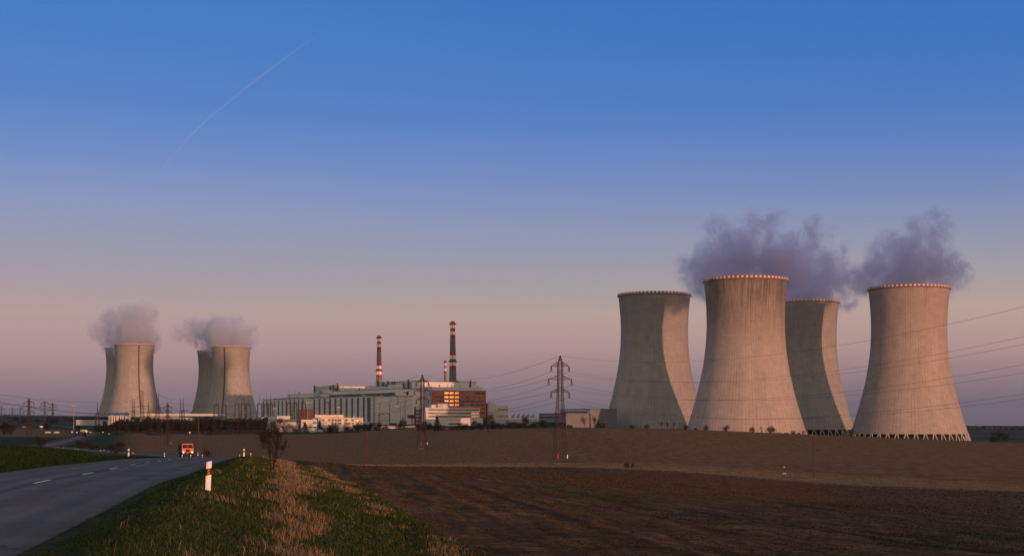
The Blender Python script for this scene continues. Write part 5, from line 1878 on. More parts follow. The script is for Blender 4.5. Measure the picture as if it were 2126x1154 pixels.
for (px, w_, h, k_, lab) in ((693, 26, 14, 0, "dark bush among the parked cars before the long pinkish building"), (724, 18, 10, 1, "brownish bush right of the parked cars"), (741, 22, 12, 0, "dark bush under the glowing street lamp"),
                            (757, 22, 16, 1, "grey leafless bush right of the glowing street lamp"), (787, 16, 13, 0, "dark bush before the near hall's green portal frame"), (839, 18, 20, 1, "tall leafless bush before the near hall's right corner"),
                            (829, 14, 8, 0, "low bush right of the light mast before the near hall"), (1013, 20, 26, 0, "tall reddish brown bush before the cream block"), (1060, 16, 14, 1, "brown bush before the ventilated hall"),
                            (1092, 16, 20, 0, "tall brown bush before the right end of the ventilated hall"), (592, 26, 22, 2, "pale leafless bush before the grey roofed pavilion"), (574, 22, 26, 0, "brown bush at the pavilion's left corner"),
                            (610, 14, 16, 2, "thin pale bush before the pavilion's right half"), (635, 10, 12, 2, "small pale bush before the two storey white office")):
    Y = 1215 if px < 780 else (1195 if px < 860 else 960)
    if px > 1000:
        Y = 1010
    bush(px, Y, w_ * 1.3, h * 1.25, k_, lab)


rnd = random.Random(77)
for k in range(26):
    px = rnd.uniform(866, 1118) if k < 18 else rnd.uniform(668, 850)
    Y = float(np.interp(px, [660, 850, 870, 1120], [1200, 1180, 1040, 960])) + rnd.uniform(-6, 10)
    o = bush(px, Y, rnd.uniform(12, 24), rnd.uniform(7, 14), rnd.choice((0, 0, 1)), "dark scrubby shrub in the long row along the field's far edge, before the plant")
    o['group'] = "shrubs along the field's far edge"


# bare pinkish trees by the shadowed tower, and one among the plant
def bare_tree(px, Y, h_px, seed, m, label):
    l_ = at(px, Y, 0.2)
    h = h_px * Y / F
    rnd = random.Random(seed)
    root = empty("bare_tree", l_, label, "tree", 0, "leafless trees near the cooling towers")
    mb = MB().path([(0, 0, -0.3), (rnd.gauss(0, .1), 0, h * 0.2), (rnd.gauss(0, .2), rnd.gauss(0, .2), h * 0.42)], h * 0.02, h * 0.013, n=6)
    mb.build("trunk", m_bark if m is m_twig else m, root)
    mb = MB()
    for k in range(9):
        a = rnd.uniform(0, 6.28)
        branchy(mb, (0, 0, h * rnd.uniform(0.2, 0.42)), (0.55 * math.cos(a), 0.55 * math.sin(a), 1), h * 0.26, h * 0.010, 3, rnd, 0.42, (3, 4))
    mb.build("branches", m, root)
    return root


bare_tree(1213, 930, 30, 1, m_twig2, "pinkish leafless tree before the taller grey hall")
bare_tree(1233, 930, 30, 2, m_twig2, "pinkish leafless tree before the grey hall's pale wing, left one")
bare_tree(1251, 925, 28, 3, m_twig2, "pinkish leafless tree at the shadowed tower's left foot")
bare_tree(1372, 900, 20, 4, m_twig2, "pale leafless tree left of two others before the shadowed tower")
bare_tree(1386, 900, 17, 5, m_twig, "dark leafless tree between paler ones before the shadowed tower")
bare_tree(1399, 900, 18, 6, m_twig2, "pale leafless tree just left of the green pipe post")


def conifer(seed, m, shape, label, cat="tree"):
    rnd = random.Random(seed)
    root = empty("conifer", (0, -900, -60), label, cat)
    MB().bar((0, 0, -0.08), (0, 0, 0.75), 0.022, 0.008, n=6).build("trunk", m_bark, root)
    if shape == 'cone':
        lobes = [(rnd.gauss(0, .03), rnd.gauss(0, .03), z, 0.27 * (1.02 - z) + 0.03 + rnd.uniform(-.01, .03)) for z in np.linspace(0.12, 0.96, 11)]
    else:
        lobes = [(rnd.uniform(-.38, .38), rnd.uniform(-.38, .38), 0, 0) for _ in range(16)]
        lobes = [(x, y, rnd.uniform(0.16, 0.86 - 0.95 * math.hypot(x, y)), rnd.uniform(0.15, 0.24)) for x, y, _, _ in lobes]
    V, Fc = leaf_cloud(rnd, lobes, 1500, 0.034)
    V = [(v[0], v[1], max(v[2], 0.0)) for v in V]
    mesh_np("crown", V, Fc, [m], root)
    return root


con = [conifer(2, m_pine, 'cone', ""), conifer(4, m_pine2, 'cone', ""), conifer(6, m_pine, 'round', ""), conifer(9, m_pine, 'round', "")]
TREES = [(2073, 862, 46, 36, 3, "broad dark evergreen standing alone at the right edge of the picture"),
         (633, 1240, 22, 18, 0, "dark fir before the two storey white office"), (663, 1285, 12, 21, 0, "dark fir at the pinkish building's left corner"), (622, 1238, 10, 18, 1, "slim dark fir right of the grey roofed pavilion"),
         (764, 1200, 18, 18, 2, "dark evergreen behind the bush right of the glowing lamp"), (775, 1230, 14, 20, 3, "dark evergreen at the near hall's left corner"), (800, 1200, 12, 9, 2, "low dark evergreen before the near hall's end wall"),
         (879, 1100, 22, 20, 2, "dark evergreen behind the pylon before the white offices"), (890, 1100, 18, 18, 3, "dark evergreen just right of the pylon before the white offices"), (907, 1095, 16, 21, 1, "dull fir before the left end of the low annex"),
         (958, 1050, 14, 13, 3, "left one of two small dark trees before the low white annex"), (966, 1050, 12, 14, 2, "right one of two small dark trees before the low white annex"),
         (987, 1020, 20, 20, 2, "dark evergreen before the low annex's right end"), (998, 1020, 18, 18, 3, "dark evergreen between annex and the tall reddish bush"), (1025, 1015, 18, 20, 2, "dark evergreen before the cream block's lower wing"),
         (1037, 1015, 14, 15, 3, "smaller dark evergreen before the cream block's right end"), (1080, 1005, 18, 13, 3, "dark evergreen low before the ventilated hall"), (1108, 985, 18, 15, 2, "dark evergreen left of the low grey hall"),
         (1127, 975, 20, 21, 3, "dark evergreen before the left end of the low grey hall"), (1183, 945, 14, 7, 2, "low dark shrub before the taller grey hall"), (1242, 935, 8, 13, 1, "small dark fir between pinkish trees by the shadowed tower"),
         (105, 1900, 30, 20, 3, "large dark tree clump behind the wide armed pylon"), (48, 1800, 26, 14, 2, "dark rounded tree behind the reddish pylon"), (163, 1320, 18, 17, 3, "dark evergreen right of the tall pinkish light mast"),
         (180, 1900, 10, 13, 0, "tallest fir in the little group left of the blue topped building"), (187, 1900, 9, 14, 1, "fir in the little group, nearest the blue topped building"), (172, 1900, 9, 11, 0, "shortest fir in the little group left of the blue topped building"),
         (402, 1480, 14, 9, 2, "dark tree before the long pale roofed hall"), (20, 1500, 30, 10, 2, "dark hedge like trees at the far left"), (6, 1400, 26, 12, 3, "dark trees at the left edge under the small pylon"),
         (217, 1330, 12, 16, 0, "fir at the left end of the dense tree belt")]
for (px, Y, w_, h, k_, lab) in TREES:
    l_ = at(px, Y, 0.3)
    if 740 < px < 1200:
        h, w_ = h * 1.2, w_ * 1.3
    s = (h + 1) * Y / F + 0.3
    wx = w_ * Y / F / (0.6 if k_ < 2 else 1.0)
    o = put(con[k_], l_, s, (px * 2.3) % 6.28, lab, None, cat="tree")
    o.scale = (wx, wx, s)
# a far wood on the right hand hills
V, Fc = [], []
rnd = random.Random(5)
_p = np.array([(rnd.uniform(1700, 2260), rnd.uniform(4700, 5600)) for _ in range(2600)])
_z = ground((_p[:, 0] - CX) / F * _p[:, 1], _p[:, 1])
for (px, Y), z_ in zip(_p, _z):
    l_ = Vector(((px - CX) / F * Y, Y, z_))
    i = len(V)
    h, w_ = rnd.uniform(7, 14), rnd.uniform(5, 11)
    for a in range(5):
        t_ = a * 1.2566 + rnd.uniform(-.3, .3)
        V.append((l_.x + w_ * math.cos(t_), l_.y + w_ * math.sin(t_), l_.z + h * rnd.uniform(0.25, 0.55)))
    V.append((l_.x, l_.y, l_.z + h))
    V.append((l_.x, l_.y, l_.z - 4))
    for a in range(5):
        Fc.append((i + a, i + (a + 1) % 5, i + 5))
        Fc.append((i + (a + 1) % 5, i + a, i + 6))
tag(mesh_np("far_wood", V, Fc, [m_pine2]), "dark far off wood along the ridge right of the cooling towers", "wood", kind='stuff')
V, Fc = [], []
_p = np.array([(rnd.uniform(-60, 560), rnd.uniform(2500, 3400)) for _ in range(2200)])
_z = ground((_p[:, 0] - CX) / F * _p[:, 1], _p[:, 1])
for (px, Y), z_ in zip(_p, _z):
    l_ = Vector(((px - CX) / F * Y, Y, z_))
    if wav(l_.x, l_.y, 120, 2.0) < 0.1:
        continue
    i = len(V)
    h, w_ = rnd.uniform(4, 10), rnd.uniform(4, 9)
    for a in range(5):
        t_ = a * 1.2566 + rnd.uniform(-.3, .3)
        V.append((l_.x + w_ * math.cos(t_), l_.y + w_ * math.sin(t_), l_.z + h * rnd.uniform(0.25, 0.55)))
    V.append((l_.x, l_.y, l_.z + h))
    V.append((l_.x, l_.y, l_.z - 4))
    for a in range(5):
        Fc.append((i + a, i + (a + 1) % 5, i + 5))
        Fc.append((i + (a + 1) % 5, i + a, i + 6))
tag(mesh_np("far_wood", V, Fc, [m_pine2]), "dark far off woods along the low hills behind the left cooling towers", "wood", kind='stuff')

# ------------------------------------------------------------------ truck
m_orange = mat('orange_cab_paint', (0.40, 0.050, 0.010), 0.45, 0.12, 1.2, spec=0.5)
m_black = mat('black_rubber', (0.012, 0.012, 0.013), 0.7, 0.3, 3.0)
m_bed = mat('dark_tipper_steel', (0.035, 0.032, 0.030), 0.7, 0.3, 1.0)
m_head = mat('lit_headlight', (0.9, 0.85, 0.75), 0.3, 0.02, 1.0, emit=(1.0, 0.86, 0.62, 4.0))
m_chrome = mat('bare_metal', (0.35, 0.34, 0.33), 0.4, 0.15, 1.0, metal=0.8)
m_wind = mat('windscreen', (0.030, 0.012, 0.009), 0.5, 0.3, 1.5, spec=0.08)


def wheel(parent, x, y, r, w_, name="wheel"):
    t_ = MB()
    n = 18
    prof = [(r * 0.55, -w_ / 2), (r * 0.94, -w_ / 2), (r, -w_ * 0.34), (r, w_ * 0.34), (r * 0.94, w_ / 2), (r * 0.55, w_ / 2)]
    vs, fs = [], []
    for q_, h in prof:
        for k in range(n):
            a = 2 * math.pi * k / n
            vs.append((x + h, y + q_ * math.cos(a), r + q_ * math.sin(a)))
    for i in range(len(prof) - 1):
        for k in range(n):
            fs.append((i * n + k, i * n + (k + 1) % n, (i + 1) * n + (k + 1) % n, (i + 1) * n + k))
    o = t_.add(vs, fs).build(name, m_black, parent)
    MB().bar((x - w_ * 0.36, y, r), (x + w_ * 0.36, y, r), r * 0.56, n=12).build("rim", m_chrome, o)
    return o


Yt = 302.0
xt = (389.8 - CX) / F * Yt
_d, zr = road_near([xt], [Yt])
truck = empty("truck", (xt, Yt, float(zr[0]) + 0.03), "orange cabbed tipper truck with lit headlights, driving towards us on the road", "truck", math.radians(19))
# front faces local -y; width 2.5
cabp = [(-1.20, 0.95), (1.20, 0.95), (1.25, 1.25), (1.23, 1.75), (1.14, 2.62), (1.02, 2.82), (-1.02, 2.82), (-1.14, 2.62), (-1.23, 1.75), (-1.25, 1.25)]
cab = MB()
ys = [0.0, 0.10, 1.55]
sc_ = [0.985, 1.0, 1.0]
vs, fs = [], []
n = len(cabp)
for y, s_ in zip(ys, sc_):
    for x, z in cabp:
        rake = max(0.0, z - 1.75) * 0.16 if y < 0.5 else 0.0
        vs.append((x * s_, y + rake, z))
for i in range(2):
    for k in range(n):
        fs.append((i * n + k, i * n + (k + 1) % n, (i + 1) * n + (k + 1) % n, (i + 1) * n + k))
fs += [tuple(range(n - 1, -1, -1)), tuple(range(2 * n, 3 * n))]
cabo = fix_normals(cab.add(vs, fs).build("cab", m_orange, truck))
yw = lambda z: (z - 1.75) * 0.16 - 0.02
for x0, x1 in ((-1.05, -0.04), (0.04, 1.05)):
    MB().add([(x0, yw(1.88), 1.88), (x1, yw(1.88), 1.88), (x1 * (0.97 if x1 > .5 else 1), yw(2.56), 2.56), (x0 * (0.97 if x0 < -.5 else 1), yw(2.56), 2.56)], [(0, 1, 2, 3)]).build("windscreen", m_wind, cabo)
for s_ in (-1, 1):
    MB().add([(s_ * 1.235, 0.35, 1.85), (s_ * 1.235, 1.2, 1.85), (s_ * 1.155, 1.15, 2.55), (s_ * 1.155, 0.5, 2.55)], [(0, 1, 2, 3)]).build("side_window", m_wind, cabo)
    mr = MB().bar((s_ * 1.2, 0.1, 2.2), (s_ * 1.42, 0.0, 2.25), 0.025, n=5).box(s_ * 1.45 - 0.1, -0.06, 1.9, s_ * 1.45 + 0.1, 0.0, 2.4)
    mr.build("mirror", m_black, truck)
    MB().lathe([(0.01, 0), (0.12, 0.0), (0.13, 0.05), (0.02, 0.07)], 16).build("headlight", m_head, truck).matrix_basis = Matrix.Translation((s_ * 0.92, -0.14, 0.98)) @ Matrix.Rotation(math.pi / 2, 4, 'X')
    MB().bar((s_ * 0.5, -0.05, 1.93), (s_ * 0.15, -0.07, 2.3), 0.018, n=4).build("wiper", m_black, cabo)
g = MB()
for k in range(6):
    g.box(-0.36, -0.07, 1.08 + k * 0.075, 0.36, -0.025, 1.12 + k * 0.075)
g.box(-0.40, -0.045, 1.03, 0.40, -0.02, 1.55)
g.build("grille", m_black, truck)
MB().box(-1.24, -0.17, 0.66, 1.24, 0.10, 0.93).box(-1.22, -0.05, 0.45, 1.22, 0.2, 0.655).build("bumper", m_black, truck)
MB().box(-0.26, -0.185, 0.80, 0.26, -0.172, 0.92).build("number_plate", m_conc, truck)
MB().box(-0.42, 0.3, 0.55, 0.42, 6.4, 0.85).build("chassis", m_black, truck)
bed = MB().box(-1.24, 1.85, 1.05, 1.24, 6.6, 1.15).box(-1.24, 1.85, 1.152, -1.18, 6.6, 2.55).box(1.18, 1.85, 1.152, 1.24, 6.6, 2.55).box(-1.178, 1.80, 1.152, 1.178, 1.90, 2.75).box(-1.178, 6.54, 1.152, 1.178, 6.6, 2.45)
for k in range(5):
    bed.box(-1.30, 2.1 + k * 1.0, 1.16, -1.242, 2.22 + k * 1.0, 2.5).box(1.242, 2.1 + k * 1.0, 1.16, 1.30, 2.22 + k * 1.0, 2.5)
bed.build("tipper_bed", m_bed, truck)
for s_ in (-1, 1):
    for y in (0.95, 4.2, 5.5):
        wheel(truck, s_ * 1.02, y, 0.53, 0.34)
    MB().box(s_ * 1.02 - 0.2, 0.35, 0.98, s_ * 1.02 + 0.2, 1.6, 1.06).build("mudguard", m_black, truck)


# ------------------------------------------------------------------ marker posts along the road
m_post = mat('white_plastic', (0.78, 0.76, 0.74), 0.5, 0.07, 6.0)
m_amber = mat('amber_reflector', (0.40, 0.13, 0.010), 0.25, 0.12, 20.0, spec=0.6)
m_redr = mat('red_reflector', (0.38, 0.020, 0.014), 0.3, 0.1, 20.0, spec=0.6)
m_blk = mat('black_band', (0.010, 0.010, 0.011), 0.5, 0.2, 6.0)


def marker_post(kind):
    """a slim hollow post with a slanted top, a slanted black band and reflectors"""
    root = empty("marker_post", (0, -900, -60), "", "marker post")
    w_, t_, h = 0.078, 0.05, 0.90
    sl = 0.022
    def sec(z0, z1, g=0.0):
        """a piece of the post between two slanted cuts"""
        x = w_ + g
        pf = [(-x, -t_ * 0.55 - g), (-x * 0.45, -t_ - g), (x * 0.45, -t_ - g), (x, -t_ * 0.55 - g), (x * 0.7, t_ + g), (-x * 0.7, t_ + g)]
        n_ = len(pf)
        v = [(a, b_, z0 + (a / w_) * sl if z0 > 0 else z0) for a, b_ in pf] + [(a, b_, z1 + (a / w_) * sl) for a, b_ in pf]
        f_ = [(k, (k + 1) % n_, n_ + (k + 1) % n_, n_ + k) for k in range(n_)] + [tuple(range(n_ - 1, -1, -1)), tuple(range(n_, 2 * n_))]
        return v, f_
    MB().add(*sec(-0.25, h)).build("post_body", m_post, root)
    if kind == 'amber':
        b_ = MB().add(*sec(0.50, 0.70, 0.003)).build("band", m_blk, root)
        for z in (0.525, 0.615):
            x = w_ * 0.50
            MB().add([(-x * 0.8, -t_ - 0.006, z - sl * 0.5), (x, -t_ - 0.006, z + sl * 0.6), (x, -t_ - 0.006, z + 0.065 + sl * 0.6), (-x * 0.8, -t_ - 0.006, z + 0.065 - sl * 0.5)], [(0, 1, 2, 3)]).build("reflector", m_amber, b_)
    else:
        b_ = MB().add(*sec(0.52, 0.72, 0.003)).build("band", m_redr if kind == 'red' else m_blk, root)
        MB().box(-w_ * 0.5, -t_ - 0.008, 0.56, w_ * 0.5, -t_ - 0.004, 0.68).build("reflector", m_redr if kind == 'red' else m_amber, b_)
    return root


MP = {'amber': marker_post('amber'), 'red': marker_post('red'), 'black': marker_post('black')}


def post(px, Y, kind, label, rz=0.25, sc=1.0, lean=0.0):
    l_ = at(px, Y)
    d, zr = road_near([l_.x], [Y])
    o = put(MP[kind], l_, sc, rz, label, "white marker posts along the road", cat="marker post")
    o.rotation_euler = (0, lean, rz)
    o['group'] = "white marker posts along the road"
    return o


post(431.5, 41.0, 'amber', "nearest and largest white marker post, with two amber reflectors, in the grass", 0.15, 0.98, 0.045)
post(506.5, 142, 'red', "white marker post with a red band on the verge, before the lone bare tree", 0.1, 0.92)
post(520.5, 215, 'red', "smaller red banded marker post just right of the one before the bare tree", 0.1, 0.92)
post(497.5, 290, 'black', "tiny marker post left of the red banded one on the right verge", 0.1, 0.92)
post(267, 140, 'black', "nearest white marker post on the far side of the road", 0.2, 0.98)
post(341.5, 225, 'black', "marker post left of the truck, beside the far verge", 0.2, 0.95)
post(378.5, 232, 'black', "white marker post standing before the truck's left headlight", 0.2, 0.95)
post(395, 236, 'black', "leaning white marker post before the truck's number plate", 0.2, 0.95, 0.12)
post(420, 280, 'black', "marker post right of the truck, near the crooked bare shrub", 0.2, 0.95)
post(411, 345, 'black', "small marker post at the foot of the slim pole beside the truck", 0.2, 0.95)
for i, (px, Y) in enumerate(((276, 372), (209, 447), (216, 470), (162, 500), (156, 508), (121, 575), (99, 640), (131, 560), (148, 800), (166, 850), (142, 830), (113, 680))):
    post(px, Y, 'red' if i in (0, 8) else 'black', ("marker post by the far road, right of the rounded dark bush", "marker post by the far road, left of the rounded dark bush", "second marker post left of the rounded dark bush", "marker post before the low thicket's right part",
         "marker post before the low thicket's middle", "marker post near the far road's leftmost bend", "marker post at the very bend of the far road", "marker post between the bend and the thicket", "orange lit marker post where the far road climbs to the crossing",
         "marker post beside the small reddish bush at the crossing", "marker post on the far road's green side, below the crossing", "marker post on the green strip's edge past the bend")[i], 0.3, 1.0)


# round signs and a blue sign at the crossing
def sign(px, Y, zt, col, label, shape='round'):
    l_ = at(px, Y, 0.1)
    r = empty("road_sign", l_, label, "road sign", 0.1, "small road signs round the crossing")
    h = (HY - zt) / F * Y - l_.z
    MB().bar((0, 0, -0.3), (0, 0, h + 0.4), 0.07, n=6).build("pole", m_chrome, r)
    if shape == 'round':
        MB().lathe([(0.01, 0), (0.62, 0), (0.62, 0.05), (0.01, 0.05)], 18).build("plate", col, r).matrix_basis = Matrix.Translation((0, -0.09, h)) @ Matrix.Rotation(math.pi / 2, 4, 'X')
    else:
        MB().box(-1.3, -0.14, h - 0.6, 1.3, -0.08, h + 0.5).build("plate", col, r)
    return r


sign(226, 1110, 901, m_wpaint, "small pale round sign at the left end of the tree belt")
sign(394, 1150, 897.5, m_wpaint, "small pale round sign before the middle of the tree belt")
sign(197, 1090, 904, m_blue, "blue sign at the road crossing, under the reddish twigs", 'box')
sign(161, 1130, 903, m_redr, "red and white sign post left of the crossing")
sign(86, 1180, 885, m_wpaint, "pale square sign beside the road beyond the crossing", 'box')
for i, (px, Y, col) in enumerate(((150, 1140, m_wpaint), (160, 1150, m_wpaint), (169, 1155, m_redr), (180, 1160, m_wpaint), (188, 1160, m_wpaint), (174, 1150, m_wpaint), (214, 1150, m_wpaint))):
    sign(px, Y, 896.5 + (i % 3), col, ("small white guide post first from the left at the crossing", "small white guide post second from the left at the crossing", "small reddish guide post in the middle of the crossing", "small white guide post right of the crossing's middle",
         "small white guide post at the crossing's right side", "small white guide post just left of the crossing's van", "small white guide post on the side road")[i])


# ------------------------------------------------------------------ cars
CARP = [(-2.1, 0.30), (2.1, 0.30), (2.15, 0.62), (2.05, 0.86), (1.25, 0.98), (0.62, 1.42), (-1.0, 1.46), (-1.75, 1.02), (-2.12, 0.92), (-2.18, 0.6)]


def car_proto(m, van=False):
    root = empty("parked_car", (0, -900, -60), "", "car")
    pf = CARP if not van else [(-2.4, 0.32), (2.4, 0.32), (2.45, 0.9), (2.1, 1.15), (1.5, 2.0), (-2.3, 2.08), (-2.42, 1.9)]
    fix_normals(MB().prism(pf, -0.85, 0.85).build("body", m, root))
    for s_ in (-1, 1):
        if van:
            MB().prism([(0.9, 1.2), (1.75, 1.2), (1.4, 1.85), (0.9, 1.85)], s_ * 0.86 - 0.005, s_ * 0.86 + 0.005).build("window", m_wind, root)
        else:
            MB().prism([(-1.5, 1.0), (1.05, 1.0), (0.55, 1.36), (-0.95, 1.39)], s_ * 0.86 - 0.005, s_ * 0.86 + 0.005).build("window", m_wind, root)
        for x in (-1.3, 1.35):
            w_ = wheel(root, 0, 0, 0.32, 0.2)
            w_.matrix_basis = Matrix.Translation((x, s_ * 0.76, 0)) @ Matrix.Rotation(math.pi / 2, 4, 'Z')
            for c_ in w_.children:
                pass
    return root


m_cw = mat('white_car_paint', (0.72, 0.72, 0.71), 0.3, 0.05, 1.0, spec=0.6)
m_cs = mat('silver_car_paint', (0.42, 0.43, 0.45), 0.3, 0.05, 1.0, spec=0.6)
m_cd = mat('dark_car_paint', (0.035, 0.040, 0.055), 0.3, 0.05, 1.0, spec=0.6)
m_cb = mat('beige_van_paint', (0.50, 0.44, 0.36), 0.35, 0.06, 1.0, spec=0.5)
m_cy = mat('yellow_green_paint', (0.42, 0.50, 0.10), 0.4, 0.06, 1.0, spec=0.5)
CP = {'w': car_proto(m_cw), 's': car_proto(m_cs), 'd': car_proto(m_cd), 'v': car_proto(m_cb, True), 'g': car_proto(m_cw, True), 'y': car_proto(m_cy, True)}
for (px, Y, k, rz, lab) in ((100, 1130, 'w', 0.05, "left one of two white cars parked on the brown field"), (117.5, 1135, 'w', 3.2, "right one of two white cars parked on the brown field"),
                            (649, 1226, 'w', 0.1, "white car parked before the two storey white office"), (656, 1228, 's', 3.1, "silver car beside the white one before the two storey office"),
                            (666, 1230, 'v', 0.2, "beige van at the corner of the two storey white office"), (692, 1232, 's', 0.1, "silver car left in the row before the long pinkish building"),
                            (702, 1232, 'w', 3.1, "white car in the row before the long pinkish building"), (709, 1233, 'w', 0.2, "second white car in the row before the long pinkish building"),
                            (729, 1234, 'd', 0.1, "dark car left of the bush under the street lamp"), (736.5, 1236, 's', 3.2, "silver car nearest the glowing street lamp"),
                            (761, 1238, 'w', 0.1, "white car before the low concrete wall"), (800, 1235, 's', 0.0, "silver car before the near hall's end wall"), (814, 1236, 'w', 0.1, "white car right of the silver one before the near hall"),
                            (172, 1180, 'g', 1.2, "white van waiting at the road crossing"), (177, 1172, 'y', 0.4, "yellow green van just right of the white one at the crossing"),
                            (50, 1500, 'w', 0.2, "far white car on the road beyond the brown field")):
    l_ = at(px, Y)
    o = put(CP[k], l_ + Vector((0, 0, 0.02)), 1.0, rz, lab, "cars and vans parked round the power station", cat="car" if k in 'wsd' else "van")
    o['group'] = "cars and vans parked round the power station"
for p_ in list(CP.values()) + list(MP.values()) + protos + bushP + con:      # a pattern nothing used would stay behind the camera
    if p_.name not in used:
        for ch in list(p_.children):
            for g_ in list(ch.children):
                bpy.data.objects.remove(g_)
            bpy.data.objects.remove(ch)
        bpy.data.objects.remove(p_)

# ------------------------------------------------------------------ grass, straw and clods (nobody could count them)
def island_mat(name, c0, c1, rough=0.9, trans=0.0, c2=None):
    m = bpy.data.materials.new(name)
    m.use_nodes = True
    q = NT(m.node_tree)
    out = q.new('ShaderNodeOutputMaterial')
    b = q.new('ShaderNodeBsdfPrincipled')
    q.link(b.outputs[0], out.inputs[0])
    ri = q.new('ShaderNodeNewGeometry').outputs['Random Per Island']
    st_ = [(0.0, tuple(c0) + (1,)), (1.0, tuple(c1) + (1,))]
    if c2:
        st_ = [(0.0, tuple(c0) + (1,)), (0.75, tuple(c1) + (1,)), (1.0, tuple(c2) + (1,))]
    q.link(q.ramp(ri, st_), b.inputs['Base Color'])
    b.inputs['Roughness'].default_value = rough
    b.inputs['Specular IOR Level'].default_value = 0.1
    return m


def blades(name, x, y, z, h, w_, lean, m, label):
    n = len(x)
    a = rng.uniform(0, 2 * math.pi, n)
    la = a + rng.normal(0, 0.8, n)
    dx, dy = np.cos(a), np.sin(a)
    lx, ly = np.cos(la) * lean * h, np.sin(la) * lean * h
    V = np.zeros((n, 5, 3))
    V[:, 0] = np.stack([x - dx * w_, y - dy * w_, z - 0.02], 1)
    V[:, 1] = np.stack([x + dx * w_, y + dy * w_, z - 0.02], 1)
    mx, my, mz = x + lx * 0.35, y + ly * 0.35, z + h * 0.6
    V[:, 2] = np.stack([mx + dx * w_ * 0.8, my + dy * w_ * 0.8, mz], 1)
    V[:, 3] = np.stack([mx - dx * w_ * 0.8, my - dy * w_ * 0.8, mz], 1)
    V[:, 4] = np.stack([x + lx, y + ly, z + h * (1 - 0.25 * lean)], 1)
    i = np.arange(n)[:, None] * 5
    tri = np.concatenate([i + np.array([[0, 1, 2]]), i + np.array([[0, 2, 3]]), i + np.array([[3, 2, 4]])], 0)
    o = mesh_np(name, V.reshape(-1, 3), tri, [m])
    return tag(o, label, "grass", kind='stuff')


def verge_points(n, d0, d1, y0, y1, side=1):
    """points strewn beside the road, thinning with distance"""
    Y = np.exp(rng.uniform(math.log(y0), math.log(y1), n))
    d = rng.uniform(d0, d1, n) * side
    xc = np.interp(Y, RL[:, 1][:400], RL[:, 0][:400])
    tx = np.interp(Y, RL[:, 1][:400], RT[:400, 0])
    ty = np.interp(Y, RL[:, 1][:400], RT[:400, 1])
    return xc + ty * d, Y - tx * d, d


m_gr = island_mat("verge_grass_blades", (.010, .026, .005), (.036, .060, .014), c2=(.10, .078, .040))
m_st = island_mat("dry_stalks", (.075, .050, .029), (.300, .205, .122))
m_gl = island_mat("left_bank_grass", (.008, .022, .005), (.024, .044, .011))
X, Y, d = verge_points(200000, 4.4, 12.7, 15, 120)
f_ = wav(X, Y, 0.8, 9.0) * 0.75 + wav(X, Y, 2.6, 4.0) * 0.5 + 0.55 * wav(X, Y, 0.3, 2.0) + 0.95 * np.exp(-((d - 8.3 + 0.5 * wav(X, Y, 3.0, 1.0)) / 1.0) ** 2) + 0.85 * np.exp(-((d - 10.9 - 1.0 * (1 - sstep(Y, 30, 75))) / 0.75) ** 2)
edge_ok = d < 11.8 + 1.0 * (1 - sstep(Y, 30, 75)) + 0.3 * wav(X, Y, 1.2, 3.0)
keep = edge_ok & ~((f_ > 0.95) & (rng.random(len(X)) < 0.75)) & (rng.random(len(X)) < 0.35 + 0.65 * (wav(X, Y, 0.7, 4.4) > -0.35))
X, Y, d = X[keep], Y[keep], d[keep]
Zg = ground(X, Y, False)
hh = rng.uniform(0.04, 0.12, len(X)) * (1 + 0.35 * wav(X, Y, 0.9, 3.0)) * np.where(d < 5.2, 0.6, 1.0)
blades("verge_grass", X, Y, Zg, np.clip(hh, .03, .3), np.maximum(0.004, Y * 0.00022) * rng.uniform(.7, 1.3, len(X)), rng.uniform(0.2, 0.9, len(X)), m_gr, "green and brownish grass on the verge and bank beside the road")
X, Y, d = verge_points(180000, 5.0, 12.9, 15, 125)
f_ = wav(X, Y, 0.8, 9.0) * 0.75 + wav(X, Y, 2.6, 4.0) * 0.5 + 0.55 * wav(X, Y, 0.3, 2.0) + 0.95 * np.exp(-((d - 8.3 + 0.5 * wav(X, Y, 3.0, 1.0)) / 1.0) ** 2) + 0.85 * np.exp(-((d - 10.9 - 1.0 * (1 - sstep(Y, 30, 75))) / 0.75) ** 2)
keep = (d < 12.0 + 1.0 * (1 - sstep(Y, 30, 75)) + 0.3 * wav(X, Y, 1.2, 3.0)) & (rng.random(len(X)) < np.where(f_ > 0.95, 0.55, np.where(f_ > 0.7, 0.10, 0.008)))
X, Y, d, f_ = X[keep], Y[keep], d[keep], f_[keep]
Zg = ground(X, Y, False)
hh = rng.uniform(0.08, 0.34, len(X)) * np.where(d > 10, 0.7, 1.0) * np.clip(0.55 + 0.35 * f_, 0.4, 1.2)
blades("dry_grass", X, Y, Zg, hh, np.maximum(0.0028, Y * 0.00014) * rng.uniform(.7, 1.3, len(X)), rng.uniform(0.1, 1.1, len(X)), m_st, "tall pale dry grass streaking the bank and the field's edge")
X, Y, d = verge_points(60000, 4.2, 16.0, 45, 170, -1)
Zg = ground(X, Y, False)
blades("bank_grass", X, Y, Zg, rng.uniform(0.08, 0.22, len(X)) * (1 + 0.4 * wav(X, Y, 1.3, 7.0)), np.maximum(0.006, Y * 0.00024), rng.uniform(0.2, 0.9, len(X)), m_gl, "dark green grass on the bank left of the road")

